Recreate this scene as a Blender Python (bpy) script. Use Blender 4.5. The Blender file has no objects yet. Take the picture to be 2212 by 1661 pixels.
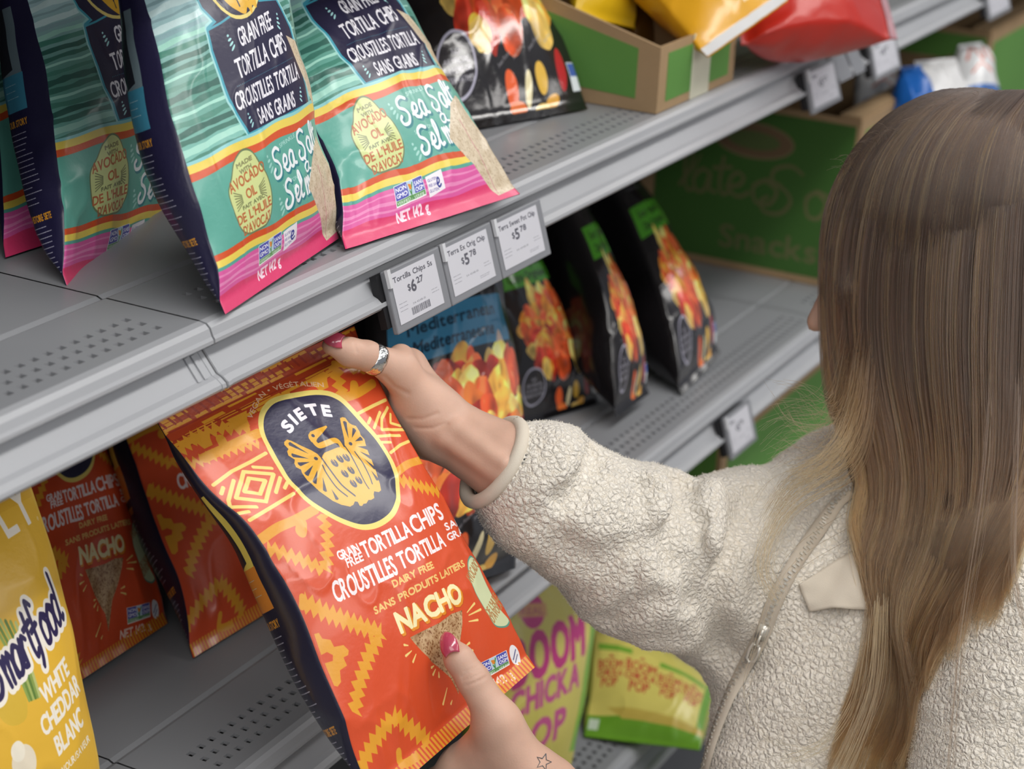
import bpy, math, random
import numpy as np
from mathutils import Vector, Matrix

# ------------------------------------------------------------------ camera
SC = bpy.context.scene
COL = SC.collection
FPX, CX, CY = 4400.0, 1106.0, 830.5            # focal length and centre in pixels of the 2212 x 1661 frame
def _n(v):
    v = np.asarray(v, float); return v / np.linalg.norm(v)
_X = _n([3610 - CX, -735 - CY, FPX])            # shelf run as the lens sees it (x right, y down, z forward)
_Y = np.array([-0.87993123, -0.2109137, 0.42571873])
_Z = np.cross(_X, _Y)
if _Z[1] > 0: _Z = -_Z
_Y = np.cross(_Z, _X)
if _Y[2] < 0: _Y = -_Y
RW = np.array([_X, _Y, _n(_Z)])                 # world = RW @ camera
CAM = np.array([0.0, 0.0, 1.75])
def ray(px, py): return RW @ np.array([(px - CX) / FPX, (py - CY) / FPX, 1.0])
def at_d(px, py, d): return CAM + ray(px, py) * d
def at_y(px, py, y): r = ray(px, py); return CAM + r * ((y - CAM[1]) / r[1])
def at_z(px, py, z): r = ray(px, py); return CAM + r * ((z - CAM[2]) / r[2])
def at_x(px, py, x): r = ray(px, py); return CAM + r * ((x - CAM[0]) / r[0])
def project(P):
    c = (np.asarray(P, float) - CAM) @ RW
    return np.stack([CX + FPX * c[..., 0] / c[..., 2], CY + FPX * c[..., 1] / c[..., 2]], -1)

cam_data = bpy.data.cameras.new('camera'); cam = bpy.data.objects.new('camera', cam_data); COL.objects.link(cam)
cam_data.sensor_width = 36.0; cam_data.lens = FPX / 2212 * 36.0
cam_data.clip_start = 0.05; cam_data.clip_end = 60
m3 = np.array([RW @ [1, 0, 0], RW @ [0, -1, 0], RW @ [0, 0, -1]]).T
M = Matrix([list(m3[i]) + [CAM[i]] for i in range(3)] + [[0, 0, 0, 1]])
cam.matrix_world = M
SC.camera = cam
cam_data.dof.use_dof = True; cam_data.dof.focus_distance = 1.45; cam_data.dof.aperture_fstop = 7.0

# ------------------------------------------------------------------ light and exposure
SC.view_settings.view_transform = 'Standard'; SC.view_settings.look = 'None'
SC.view_settings.exposure = 0.0; SC.view_settings.gamma = 1.0; SC.view_settings.use_curve_mapping = False
W = bpy.data.worlds.new('shop_air'); SC.world = W; W.use_nodes = True
W.node_tree.nodes['Background'].inputs[0].default_value = (0.86, 0.9, 1.0, 1)
W.node_tree.nodes['Background'].inputs[1].default_value = 0.27
def area(name, loc, rot, sx, sy, e, col=(1, 0.97, 0.93)):
    l = bpy.data.lights.new(name, 'AREA'); l.shape = 'RECTANGLE'; l.size = sx; l.size_y = sy; l.energy = e; l.color = col
    o = bpy.data.objects.new(name, l); COL.objects.link(o); o.location = loc; o.rotation_euler = rot; return o
# fluorescent rows over the aisle, and an added front fill behind the photographer
area('ceiling_or_fill_light', (1.0, -0.35, 3.2), (0, 0, 0), 5.0, 0.35, 66)
area('ceiling_or_fill_light', (1.0, -2.4, 3.2), (math.radians(38), 0, 0), 6.0, 0.5, 52)  # fill light, added to brighten the shelf fronts and the space beneath
area('ceiling_or_fill_light', (-2.6, -0.6, 2.9), (0, math.radians(-48), 0), 1.2, 2.0, 20)
area('ceiling_or_fill_light', (5.5, -0.2, 3.2), (0, 0, 0), 2.5, 1.2, 34)

# ------------------------------------------------------------------ small helpers
def empty(name, loc=(0, 0, 0)):
    o = bpy.data.objects.new(name, None); COL.objects.link(o); o.location = loc; o.empty_display_size = 0.02; return o
def tag(o, label=None, cat=None, group=None, kind=None):
    if label: o['label'] = label
    if cat: o['category'] = cat
    if group: o['group'] = group
    if kind: o['kind'] = kind
    return o
def mesh_obj(name, V, F, mat=None, parent=None, smooth=True, uv=None):
    me = bpy.data.meshes.new(name)
    V = np.asarray(V, float)
    if parent is not None:
        V = V - np.array(parent_loc(parent))
    me.from_pydata([tuple(v) for v in V], [], [tuple(int(i) for i in f) for f in F])
    if smooth:
        me.polygons.foreach_set('use_smooth', [True] * len(me.polygons))
    o = bpy.data.objects.new(name, me); COL.objects.link(o)
    if mat is not None:
        for m in (mat if isinstance(mat, (list, tuple)) else [mat]): me.materials.append(m)
    if parent is not None: o.parent = parent
    if uv is not None:
        l = me.uv_layers.new(name='UVMap'); li = np.zeros(len(me.loops), int); me.loops.foreach_get('vertex_index', li)
        l.data.foreach_set('uv', np.asarray(uv, float)[li].ravel())
    me.update(); return o
def parent_loc(p):
    l = Vector((0, 0, 0))
    while p is not None: l += p.location; p = p.parent
    return l
def rename(o, name): o.name = name; return o
class MB:
    """collects shapes, in world coordinates, for one mesh object"""
    def __init__(s): s.V = []; s.F = []; s.n = 0
    def add(s, V, F):
        V = np.asarray(V, float).reshape(-1, 3); s.V.append(V); s.F += [tuple(i + s.n for i in f) for f in F]; s.n += len(V)
    def box(s, x0, x1, y0, y1, z0, z1, M=None):
        V = np.array([[x, y, z] for x in (x0, x1) for y in (y0, y1) for z in (z0, z1)], float)
        if M is not None: V = V @ M[0].T + M[1]
        s.add(V, [(0, 1, 3, 2), (4, 6, 7, 5), (0, 4, 5, 1), (2, 3, 7, 6), (0, 2, 6, 4), (1, 5, 7, 3)])
    def prism(s, prof, x0, x1):
        """profile of (y,z) points swept along X"""
        p = np.asarray(prof, float); n = len(p)
        V = np.concatenate([np.c_[np.full(n, x0), p], np.c_[np.full(n, x1), p]])
        F = [(i, (i + 1) % n, n + (i + 1) % n, n + i) for i in range(n)]
        s.add(V, F + [tuple(range(n))[::-1], tuple(range(n, 2 * n))])
    def tube(s, pts, r, n=10, cap=True):
        pts = np.asarray(pts, float); k = len(pts); r = np.broadcast_to(np.asarray(r, float), (k,))
        T = np.gradient(pts, axis=0); T /= np.linalg.norm(T, axis=1)[:, None] + 1e-12
        up = np.array([0, 0, 1.0]) if abs(T[0][2]) < .9 else np.array([1.0, 0, 0]); V = []
        for i in range(k):
            a = _n(np.cross(T[i], up)); b = np.cross(a, T[i]); up = b
            for j in range(n):
                t = 2 * math.pi * j / n; V.append(pts[i] + r[i] * (math.cos(t) * a + math.sin(t) * b))
        F = [(i * n + j, i * n + (j + 1) % n, (i + 1) * n + (j + 1) % n, (i + 1) * n + j) for i in range(k - 1) for j in range(n)]
        if cap: F += [tuple(range(n))[::-1], tuple(range((k - 1) * n, k * n))]
        s.add(V, F)
    def build(s, name, mat, parent=None, smooth=False):
        return mesh_obj(name, np.concatenate(s.V), s.F, mat, parent, smooth)

# ------------------------------------------------------------------ noise (numpy)
def _hash(ix, iy, seed):
    h = (ix * 374761393 + iy * 668265263 + seed * 974634777) & 0xffffffff
    h = ((h ^ (h >> 13)) * 1274126177) & 0xffffffff
    return ((h ^ (h >> 16)) & 0xffff) / 65535.0
def noise2(x, y, seed=0):
    x = np.asarray(x, float); y = np.asarray(y, float)
    ix = np.floor(x).astype(np.int64); iy = np.floor(y).astype(np.int64); fx = x - ix; fy = y - iy
    fx = fx * fx * (3 - 2 * fx); fy = fy * fy * (3 - 2 * fy)
    a = _hash(ix, iy, seed); b = _hash(ix + 1, iy, seed); c = _hash(ix, iy + 1, seed); d = _hash(ix + 1, iy + 1, seed)
    return (a + (b - a) * fx + (c - a) * fy + (a - b - c + d) * fx * fy) * 2 - 1
def fbm(x, y, seed=0, o=3):
    s = 0; a = 1
    for i in range(o): s = s + a * noise2(x * 2 ** i, y * 2 ** i, seed + i); a *= .5
    return s
def ridge(x, y, seed=0):
    return 1 - np.abs(noise2(x, y, seed)) * 2

# ------------------------------------------------------------------ materials
def srgb(c):
    if isinstance(c, str): c = [int(c[i:i + 2], 16) / 255 for i in (0, 2, 4)]
    return [x / 12.92 if x <= .04045 else ((x + .055) / 1.055) ** 2.4 for x in c[:3]]
def mat(name, col, rough=.5, metal=0, bump=None, spec=.5, var=0, varscale=20, coat=0, sss=0):
    m = bpy.data.materials.new(name); m.use_nodes = True; nt = m.node_tree; b = nt.nodes['Principled BSDF']
    c = srgb(col); b.inputs['Base Color'].default_value = (*c, 1)
    b.inputs['Roughness'].default_value = rough; b.inputs['Metallic'].default_value = metal
    b.inputs['Specular IOR Level'].default_value = spec; b.inputs['Coat Weight'].default_value = coat
    tc = nt.nodes.new('ShaderNodeTexCoord')
    if var:
        n = nt.nodes.new('ShaderNodeTexNoise'); n.inputs['Scale'].default_value = varscale; n.inputs['Detail'].default_value = 5
        nt.links.new(tc.outputs['Object'], n.inputs['Vector'])
        r = nt.nodes.new('ShaderNodeValToRGB'); nt.links.new(n.outputs['Fac'], r.inputs['Fac'])
        r.color_ramp.elements[0].position = .3; r.color_ramp.elements[1].position = .7
        r.color_ramp.elements[0].color = (*[x * (1 - var) for x in c], 1); r.color_ramp.elements[1].color = (*[min(1, x * (1 + var)) for x in c], 1)
        nt.links.new(r.outputs['Color'], b.inputs['Base Color'])
    if bump:
        n = nt.nodes.new('ShaderNodeTexNoise'); n.inputs['Scale'].default_value = bump[0]; n.inputs['Detail'].default_value = 3
        nt.links.new(tc.outputs['Object'], n.inputs['Vector'])
        u = nt.nodes.new('ShaderNodeBump'); u.inputs['Distance'].default_value = bump[1]; u.inputs['Strength'].default_value = 1
        nt.links.new(n.outputs['Fac'], u.inputs['Height']); nt.links.new(u.outputs['Normal'], b.inputs['Normal'])
    return m
def art_mat(name, img, rough=.34, spec=.5, coat=0.0, bump=0.0002, bscale=260):
    m = mat(name, 'ffffff', rough, 0, (bscale, bump) if bump else None, spec, coat=coat); nt = m.node_tree
    t = nt.nodes.new('ShaderNodeTexImage'); t.image = img; t.extension = 'EXTEND'
    u = nt.nodes.new('ShaderNodeUVMap'); u.uv_map = 'UVMap'
    nt.links.new(u.outputs['UV'], t.inputs['Vector']); nt.links.new(t.outputs['Color'], nt.nodes['Principled BSDF'].inputs['Base Color'])
    b = nt.nodes['Principled BSDF']; b.inputs['Coat Roughness'].default_value = .12
    return m

# ------------------------------------------------------------------ flat print painted in code
_GL = {}
def glyph(ch):
    if ch in _GL: return _GL[ch]
    c = bpy.data.curves.new('t', 'FONT'); c.body = ch; c.resolution_u = 3; c.fill_mode = 'FRONT'
    o = bpy.data.objects.new('t', c); COL.objects.link(o); bpy.context.view_layer.update()
    me = o.evaluated_get(bpy.context.evaluated_depsgraph_get()).to_mesh()
    cnt = {}
    for p in me.polygons:
        vs = list(p.vertices)
        for a, b in zip(vs, vs[1:] + vs[:1]):
            k = (min(a, b), max(a, b)); cnt[k] = cnt.get(k, 0) + 1
    co = np.array([v.co[:2] for v in me.vertices]) if len(me.vertices) else np.zeros((0, 2))
    E = [k for k, v in cnt.items() if v == 1]
    seg = np.array([[co[a], co[b]] for a, b in E]) if E else np.zeros((0, 2, 2))
    bpy.data.objects.remove(o); bpy.data.curves.remove(c)
    if len(seg):
        x0 = seg[..., 0].min(); seg = seg.copy(); seg[..., 0] -= x0; w = seg[..., 0].max()
    else: w = .25
    _GL[ch] = (seg / .729, w / .729)          # cap height 1
    return _GL[ch]
class Art:
    """canvas in millimetres, y down; px pixels per mm; x0 mm of gusset to the left of the panel"""
    def __init__(s, w, h, px, bg, x0=0):
        s.w, s.h, s.px, s.x0 = w, h, px, x0
        s.W = int(round((w + x0) * px)); s.H = int(round(h * px))
        s.a = np.empty((s.H, s.W, 3), np.float32); s.a[:] = s.c(bg)
    def c(s, c): return np.array([int(c[i:i + 2], 16) / 255 for i in (0, 2, 4)] if isinstance(c, str) else c, np.float32)
    def P(s, p): p = np.asarray(p, float).copy(); p[..., 0] = (p[..., 0] + s.x0) * s.px; p[..., 1] = p[..., 1] * s.px; return p
    def bb(s, p, m):
        q = p.reshape(-1, 2); x0 = max(0, int(q[:, 0].min() - m)); x1 = min(s.W, int(q[:, 0].max() + m + 2))
        y0 = max(0, int(q[:, 1].min() - m)); y1 = min(s.H, int(q[:, 1].max() + m + 2))
        return (x0, x1, y0, y1) if x1 > x0 and y1 > y0 else None
    def put(s, b, m, col, shade=None):
        x0, x1, y0, y1 = b; t = s.a[y0:y1, x0:x1]; c = s.c(col) if not callable(col) else None
        if c is None:
            yy, xx = np.mgrid[y0:y1, x0:x1]; c = col(xx / s.px - s.x0, yy / s.px)
        t += (c - t) * m[..., None].astype(np.float32)
    def fillseg(s, seg, col, grow=0.0):
        seg = np.asarray(seg, float); b = s.bb(seg, grow + 2)
        if b is None: return
        x0, x1, y0, y1 = b; ss = 3; yy = (np.arange((y1 - y0) * ss) + .5) / ss + y0; W_ = x1 - x0
        acc = np.zeros((len(yy), W_ + 1), np.float32)
        # exact horizontal coverage by crossings
        for i, y in enumerate(yy):
            A = seg[:, 0]; B = seg[:, 1]; k = (A[:, 1] <= y) != (B[:, 1] <= y)
            if not k.any(): continue
            xs = np.sort(A[k, 0] + (y - A[k, 1]) * (B[k, 0] - A[k, 0]) / (B[k, 1] - A[k, 1])) - x0
            for a, c_ in zip(xs[::2], xs[1::2]):
                a = min(max(a, 0), W_); c_ = min(max(c_, 0), W_)
                ia, ic = int(a), int(c_)
                if ia == ic: acc[i, ia] += c_ - a
                else:
                    acc[i, ia] += 1 - (a - ia); acc[i, ia + 1:ic] += 1; acc[i, ic] += c_ - ic
        m = np.clip(acc[:, :W_], 0, 1).reshape(y1 - y0, ss, W_).mean(1)
        if grow > 0: m = np.maximum(m, s.smask(seg, grow, b))
        s.put(b, m, col)
    def smask(s, seg, r, b):
        x0, x1, y0, y1 = b; yy, xx = np.mgrid[y0:y1, x0:x1]; m = np.zeros(xx.shape, np.float32)
        for A, B in seg:
            bx0 = max(x0, int(min(A[0], B[0]) - r - 1)); bx1 = min(x1, int(max(A[0], B[0]) + r + 2))
            by0 = max(y0, int(min(A[1], B[1]) - r - 1)); by1 = min(y1, int(max(A[1], B[1]) + r + 2))
            if bx1 <= bx0 or by1 <= by0: continue
            X = xx[by0 - y0:by1 - y0, bx0 - x0:bx1 - x0] + .5 - A[0]; Y_ = yy[by0 - y0:by1 - y0, bx0 - x0:bx1 - x0] + .5 - A[1]
            d = B - A; L = d @ d + 1e-9; t = np.clip((X * d[0] + Y_ * d[1]) / L, 0, 1)
            D = np.hypot(X - t * d[0], Y_ - t * d[1]); v = m[by0 - y0:by1 - y0, bx0 - x0:bx1 - x0]
            np.maximum(v, np.clip(r + .5 - D, 0, 1), out=v)
        return m
    def poly(s, pts, col):
        p = s.P(pts); s.fillseg(np.stack([p, np.roll(p, -1, 0)], 1), col)
    def line(s, pts, w, col, closed=False):
        p = s.P(pts); q = np.roll(p, -1, 0); seg = np.stack([p, q], 1)
        if not closed: seg = seg[:-1]
        b = s.bb(seg, w * s.px / 2 + 2)
        if b: s.put(b, s.smask(seg, w * s.px / 2, b), col)
    def ell(s, cx, cy, rx, ry, col, rot=0, n=40, sq=2.0):
        s.poly(ellipse(cx, cy, rx, ry, rot, n, sq), col)
    def rect(s, x0, y0, x1, y1, col): s.poly([(x0, y0), (x1, y0), (x1, y1), (x0, y1)], col)
    def text(s, t, x, y, h, col, w=None, ang=0, bold=0, gap=.12, arc=None, skew=0, align='l', outline=None, path=None):
        """baseline start x,y (mm); h cap height; w total width; ang degrees counter-clockwise"""
        W_ = []; X_ = 0
        for ch in t:
            g = glyph(ch); W_.append(X_); X_ += (g[1] if ch != ' ' else .35) + gap
        tot = max(X_ - gap, .01); sx = (w / tot / h) if w else 1.0
        ca, sa = math.cos(math.radians(ang)), math.sin(math.radians(ang)); segs = []
        off = {'l': 0, 'c': -.5, 'r': -1}[align] * tot * sx * h
        for ch, cx_ in zip(t, W_):
            g = glyph(ch)[0]
            if not len(g): continue
            q = g.copy(); q[..., 0] = (q[..., 0] + q[..., 1] * skew)
            if path is not None:
                gw = glyph(ch)[1]; mid = (cx_ + gw / 2) / tot
                (bx, by), a_ = path(mid); q[..., 0] = (q[..., 0] - gw / 2) * sx * h; q[..., 1] *= h
                c2, s2 = math.cos(a_), math.sin(a_)
                r = np.stack([bx + q[..., 0] * c2 - (-q[..., 1]) * s2, by + q[..., 0] * s2 + (-q[..., 1]) * c2], -1)
            else:
                u = (q[..., 0] + cx_) * sx * h + off; v = q[..., 1] * h
                r = np.stack([x + u * ca - v * sa, y - u * sa - v * ca], -1)
            segs.append(s.P(r))
        for r in segs:
            if outline: s.fillseg(r, outline[1], (outline[0] + bold) * s.px)
        for r in segs: s.fillseg(r, col, bold * s.px)
    def scribble(s, x, y, w, h, col, n=8, ang=0, seed=0, lw=.35):
        """lines of small print too small to read"""
        R_ = random.Random(seed); ca, sa = math.cos(math.radians(ang)), math.sin(math.radians(ang))
        for i in range(n):
            X_ = 0; e = w * R_.uniform(.6, 1)
            while X_ < e:
                l = R_.uniform(1.5, 5); v = i * h / n
                s.line([(x + X_ * ca + v * sa, y - X_ * sa + v * ca), (x + (X_ + l) * ca + v * sa, y - (X_ + l) * sa + v * ca)], lw, col); X_ += l + 1
    def image(s, name):
        im = bpy.data.images.new(name, s.W, s.H); b = np.ones((s.H, s.W, 4), np.float32); b[..., :3] = np.clip(s.a, 0, 1)
        im.pixels.foreach_set(b[::-1].ravel()); im.pack(); return im
def ellipse(cx, cy, rx, ry, rot=0, n=40, sq=2.0):
    t = np.linspace(0, 2 * math.pi, n, endpoint=False); c, s_ = np.cos(t), np.sin(t)
    x = rx * np.sign(c) * np.abs(c) ** (2 / sq); y = ry * np.sign(s_) * np.abs(s_) ** (2 / sq)
    a = math.radians(rot); return np.stack([cx + x * math.cos(a) - y * math.sin(a), cy + x * math.sin(a) + y * math.cos(a)], 1)
def smooth_pts(p, k=6, closed=False):
    """Catmull-Rom through the points"""
    p = np.asarray(p, float); n = len(p); out = []
    for i in range(n if closed else n - 1):
        g = [p[(i + j) % n] if closed else p[min(max(i + j, 0), n - 1)] for j in (-1, 0, 1, 2)]
        for t in np.arange(k) / k:
            out.append(.5 * (2 * g[1] + (g[2] - g[0]) * t + (2 * g[0] - 5 * g[1] + 4 * g[2] - g[3]) * t * t + (3 * g[1] - g[0] - 3 * g[2] + g[3]) * t ** 3))
    if not closed: out.append(p[-1])
    return np.array(out)

# ------------------------------------------------------------------ crumpled film bag
GUS = 60.0      # mm of canvas left of the panel that wraps the left gusset
class Bag:
    """TL, TR, BR, BL: corners of the flat middle plane; T thickness"""
    def __init__(s, TL, TR, BR, BL, T=.06, edge=.5, pull=.07, seed=1, amp=1.0, seal=.035, bot=1.0, top=1.0, bulge=None, eL=(0,), eR=(0,)):
        s.c = [np.asarray(v, float) for v in (TL, TR, BR, BL)]
        s.T, s.edge, s.pull, s.seed, s.amp, s.seal, s.bot, s.top = T, edge, pull, seed, amp, seal, bot, top
        s.eL, s.eR = np.array(eL, float) / 1000, np.array(eR, float) / 1000      # how far the two sides bow out, mm, top to bottom
        x = s.c[1] - s.c[0] + s.c[2] - s.c[3]; y = s.c[3] - s.c[0] + s.c[2] - s.c[1]
        s.xd = _n(x); n = _n(np.cross(x, y))
        if n @ (CAM - s.c[0]) < 0: n = -n
        s.n = n; s.w = np.linalg.norm(x) / 2; s.hh = np.linalg.norm(y) / 2; s.bulge = bulge
    def prof(s, v):
        q = np.clip((v - s.seal) / (1 - 2 * s.seal), 0, 1)
        up = 1 - np.clip(1 - q / .5, 0, 1) ** (2.2 * s.top + .6); dn = 1 - np.clip((q - .5) / .5, 0, 1) ** (2.2 * s.bot + .6)
        return np.minimum(up, 1) * dn
    def base(s, u, v):
        f = s.prof(v); uu = .5 + (u - .5) * (1 - s.pull * f)
        def bow(e):
            if len(e) < 2: return np.zeros_like(v)
            q = smooth_pts(np.c_[np.linspace(0, 1, len(e)), e], 8); return np.interp(v, q[:, 0], q[:, 1])
        lat = bow(s.eL) * (1 - u) + bow(s.eR) * u
        a = s.c[0] + np.outer(uu, s.c[1] - s.c[0]); b = s.c[3] + np.outer(uu, s.c[2] - s.c[3])
        return a + (b - a) * v[:, None] + lat[:, None] * s.xd, f
    def wr(s, u, v, side):
        X = u * s.w / .2; Y_ = v * s.hh / .29; sd = s.seed * 17 + (50 if side else 0)
        e = np.minimum(v, 1 - v); f = np.clip((e - s.seal) / .05, 0, 1)
        d = 1.6 * fbm(X * 3.2, Y_ * 3.4, sd, 2) + .9 * ridge(X * 4 + 1.5 * Y_ + noise2(X * 2, Y_ * 2, sd + 5), Y_ * 3 - X, sd + 7) ** 3 * .9
        d = d + .8 * ridge(X * 7 - 2 * Y_, Y_ * 6 + X * 2, sd + 9) ** 4
        fan = np.exp(-np.abs(v - .03) / .12) + 1.2 * np.exp(-np.abs(1 - v - .03) / .12)
        d = d + fan * 1.3 * ridge(X * 9 + 2 * noise2(X * 3, Y_ * 2, sd + 3), Y_ * 1.2, sd + 11)
        ed = np.exp(-np.minimum(u, 1 - u) / .05); d = d + ed * 1.4 * noise2(X, Y_ * 9, sd + 13)
        return d * .001 * s.amp * (.15 + .85 * f)
    def front(s, u, v):
        u = np.asarray(u, float).ravel(); v = np.asarray(v, float).ravel(); P, f = s.base(u, v)
        g = s.edge + (1 - s.edge) * (1 - np.abs(2 * u - 1) ** 2.6)
        z = s.T / 2 * f * g + s.wr(u, v, 0)
        if s.bulge is not None:
            for bu, bv, r, h in s.bulge: z = z + h * np.exp(-(((u - bu) * s.w) ** 2 + ((v - bv) * s.hh) ** 2) / r ** 2)
        return P + z[:, None] * s.n
    def back(s, u, v):
        u = np.asarray(u, float).ravel(); v = np.asarray(v, float).ravel(); P, f = s.base(u, v)
        g = s.edge + (1 - s.edge) * (1 - np.abs(2 * u - 1) ** 2.6)
        zb = -(s.T / 2 * f * g + .0004) + s.wr(u, v, 1) * .6; zf = ((s.front(u, v) - P) @ s.n)
        return P + np.minimum(zb, zf - .0007)[:, None] * s.n
    def gus(s, t, v, left=True):
        """t 0 at the back edge, 1 at the front edge"""
        u = np.zeros_like(v) if left else np.ones_like(v)
        A = s.back(u, v); B = s.front(u, v); f = s.prof(v)
        o = (4 * t * (1 - t)) * (.10 * s.T) * f + 4 * t * (1 - t) * .0016 * noise2(v * 11, t * 2, s.seed + (3 if left else 9)) * np.clip(f * 3, 0, 1)
        return A + (B - A) * t[:, None] + (o * (-1 if left else 1))[:, None] * s.xd
    def mesh(s, name, m_front, m_back, parent=None, nu=70, nv=100, ng=12, gl=GUS, w_mm=205.0):
        u = np.linspace(0, 1, nu + 1); v = np.linspace(0, 1, nv + 1); t = np.linspace(0, 1, ng + 1)
        V = []; F = []; UV = []; MI = []; n0 = 0
        def grid(fn, a, flip, uvf, mi):
            nonlocal n0
            A, B = np.meshgrid(a, v); P = fn(A.ravel(), B.ravel()); V.append(P); UV.append(uvf(A.ravel(), B.ravel())); k = len(a)
            for j in range(nv):
                for i in range(k - 1):
                    q = [n0 + j * k + i, n0 + j * k + i + 1, n0 + (j + 1) * k + i + 1, n0 + (j + 1) * k + i]
                    F.append(q[::-1] if flip else q); MI.append(mi)
            n0 += len(P)
        U0 = gl / (gl + w_mm)
        grid(s.front, u, True, lambda a, b: np.c_[U0 + a * (1 - U0), 1 - b], 0)
        grid(lambda a, b: s.gus(a, b, True), t, True, lambda a, b: np.c_[a * U0, 1 - b], 0)
        grid(lambda a, b: s.gus(1 - a, b, False), t, True, lambda a, b: np.c_[(1 - a) * U0, 1 - b], 0)
        grid(s.back, u, False, lambda a, b: np.c_[a, 1 - b], 1)
        o = mesh_obj(name, np.concatenate(V), F, [m_front, m_back], parent, True, np.concatenate(UV))
        o.data.polygons.foreach_set('material_index', MI)
        # weld coincident seam vertices of front, gussets and back
        import bmesh
        bm = bmesh.new(); bm.from_mesh(o.data); bmesh.ops.remove_doubles(bm, verts=bm.verts, dist=1e-5); bm.to_mesh(o.data); bm.free()
        return o
def lift(base, px, py, y, H):
    P = at_y(px, py, y); base = np.asarray(base, float); return base + _n(P - base) * H

# ------------------------------------------------------------------ shop setting
M_metal = mat('grey_powder_coat', '8d8f93', .36, 0, (900, .00002), .5, .04, 6)
M_rail = mat('grey_rail_plastic', 'a3a5a9', .38, 0, None, .5, .03, 8)
M_black = mat('black_metal', '18181a', .5)
M_floor = mat('vinyl_floor', 'a8a49c', .3, 0, (4, .0005), .5, .08, 3)
M_wallm = mat('dark_back_panel', '37383a', .6, 0, (30, .0004), .4, .08, 10)
b = MB(); b.box(-6, 9, -6, 3.2, -.25, -.2); tag(b.build('floor', M_floor), 'pale vinyl shop floor', kind='structure')
b = MB(); b.box(-6, 9, 1.20, 1.235, -.2, 2.1)
tag(b.build('wall_back', M_wallm), 'dark back panel of the shop shelving', kind='structure')
XJ = [-.235, 1.0165, 2.285, 3.535, 4.8, 6.05]        # joints between bays
YN = .752
DECKZ = {'top': 1.665, 'upper': 1.302, 'lower': .944, 'third': .588, 'base': .12}
RAIL = [(.752, 0), (.7465, -.0008), (.7435, -.0035), (.7415, -.0085), (.7400, -.0105), (.7398, -.0128), (.7425, -.0150), (.7510, -.0160), (.7510, -.0185),
        (.7385, -.0335), (.7345, -.0350), (.7305, -.0380), (.7298, -.0405), (.7315, -.0430), (.7345, -.0432), (.7385, -.0390), (.7535, -.0200), (.7560, -.0030)]
def slotted_deck(x0, x1, z, parent, slots=True):
    """sheet-steel deck with three staggered rows of slots near the nose and a shallow crease behind them"""
    V = []; F = []; n = 0; th = .0016
    rows = [(.7660, 0), (.7783, 0), (.7906, 0)]
    sy, pit, sl = .0056, .0128, .0054
    def quad(a, b_, c, d):
        nonlocal n
        V.extend([a, b_, c, d]); F.append((n, n + 1, n + 2, n + 3)); n += 4
    def strip(y0, y1, xs, hole):
        for i in range(len(xs) - 1):
            if hole and i % 2 == 1:
                a, c = xs[i], xs[i + 1]
                for p, q in (((a, y0), (c, y0)), ((c, y0), (c, y1)), ((c, y1), (a, y1)), ((a, y1), (a, y0))):
                    quad((p[0], p[1], z), (q[0], q[1], z), (q[0], q[1], z - th * 1.6), (p[0], p[1], z - th * 1.6))
                continue
            quad((xs[i], y0, z), (xs[i + 1], y0, z), (xs[i + 1], y1, z), (xs[i], y1, z))
    ys = YN
    for yr, ph in rows:
        xs = [x0]; x = x1 - .0285 - pit * int((x1 - x0 - .06) / pit)
        while slots and x + sl < x1 - .02: xs += [x, x + sl]; x += pit
        xs.append(x1)
        strip(ys, yr - sy / 2, [x0, x1], False); strip(yr - sy / 2, yr + sy / 2, xs, True); ys = yr + sy / 2
    yc = .832
    strip(ys, yc - .004, [x0, x1], False)
    quad((x0, yc - .004, z), (x1, yc - .004, z), (x1, yc, z - .0018), (x0, yc, z - .0018))
    quad((x0, yc, z - .0018), (x1, yc, z - .0018), (x1, yc + .004, z), (x0, yc + .004, z))
    strip(yc + .004, 1.195, [x0, x1], False)
    o = mesh_obj('deck', V, F, M_metal, parent, False)
    return o
def shelf(i, key, label, slots=True):
    x0, x1 = XJ[i] + .0009, XJ[i + 1] - .0009; z = DECKZ[key]
    r = empty('metal_shelf', (x0, .75, z)); tag(r, label, 'shelf', 'grey steel gondola shelves')
    slotted_deck(x0, x1, z, r, slots)
    q = MB(); q.prism([(y, z + h) for y, h in RAIL], x0, x1); q.build('price_rail', M_rail, r)
    q = MB(); q.box(x0, x1, .757, 1.19, z - .034, z - .031); q.box(x0, x1, 1.188, 1.192, z - .03, z - .002); q.box(x0 + .001, x0 + .003, .76, 1.19, z - .03, z - .002); q.box(x1 - .003, x1 - .001, .76, 1.19, z - .03, z - .002)
    q.build('deck_underside', M_metal, r)
    for xe in (x0 + .0005, x1 - .0045):
        q = MB(); q.prism([(y - .0006, z + h) for y, h in RAIL[6:15]] + [(.752, z - .018)], xe, xe + .004); q.build('end_cap', M_rail, r)
    q = MB()
    for k in range(2): q.prism([(.7497, z - .0195), (.7385, z - .0333), (.7372, z - .0333), (.7484, z - .0195)], x1 - .020 + k * .007, x1 - .0165 + k * .007)
    q.build('rail_rib', M_rail, r)
    return r
names = ['nearest', 'second', 'third', 'fourth', 'farthest']
lab = {'top': 'out of frame above the teal chip bags', 'upper': 'carrying the upper row of chip bags', 'lower': 'one below the teal chip bags', 'third': 'below the hand-held bag, second from floor', 'base': 'base deck near the floor'}
for key in ('top', 'upper', 'lower', 'third', 'base'):
    for i in range(5):
        shelf(i, key, '%s bay of grey steel shelf %s' % (names[i].capitalize(), lab[key]), slots=(key in ('upper', 'lower', 'third') and i < 3))
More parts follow.
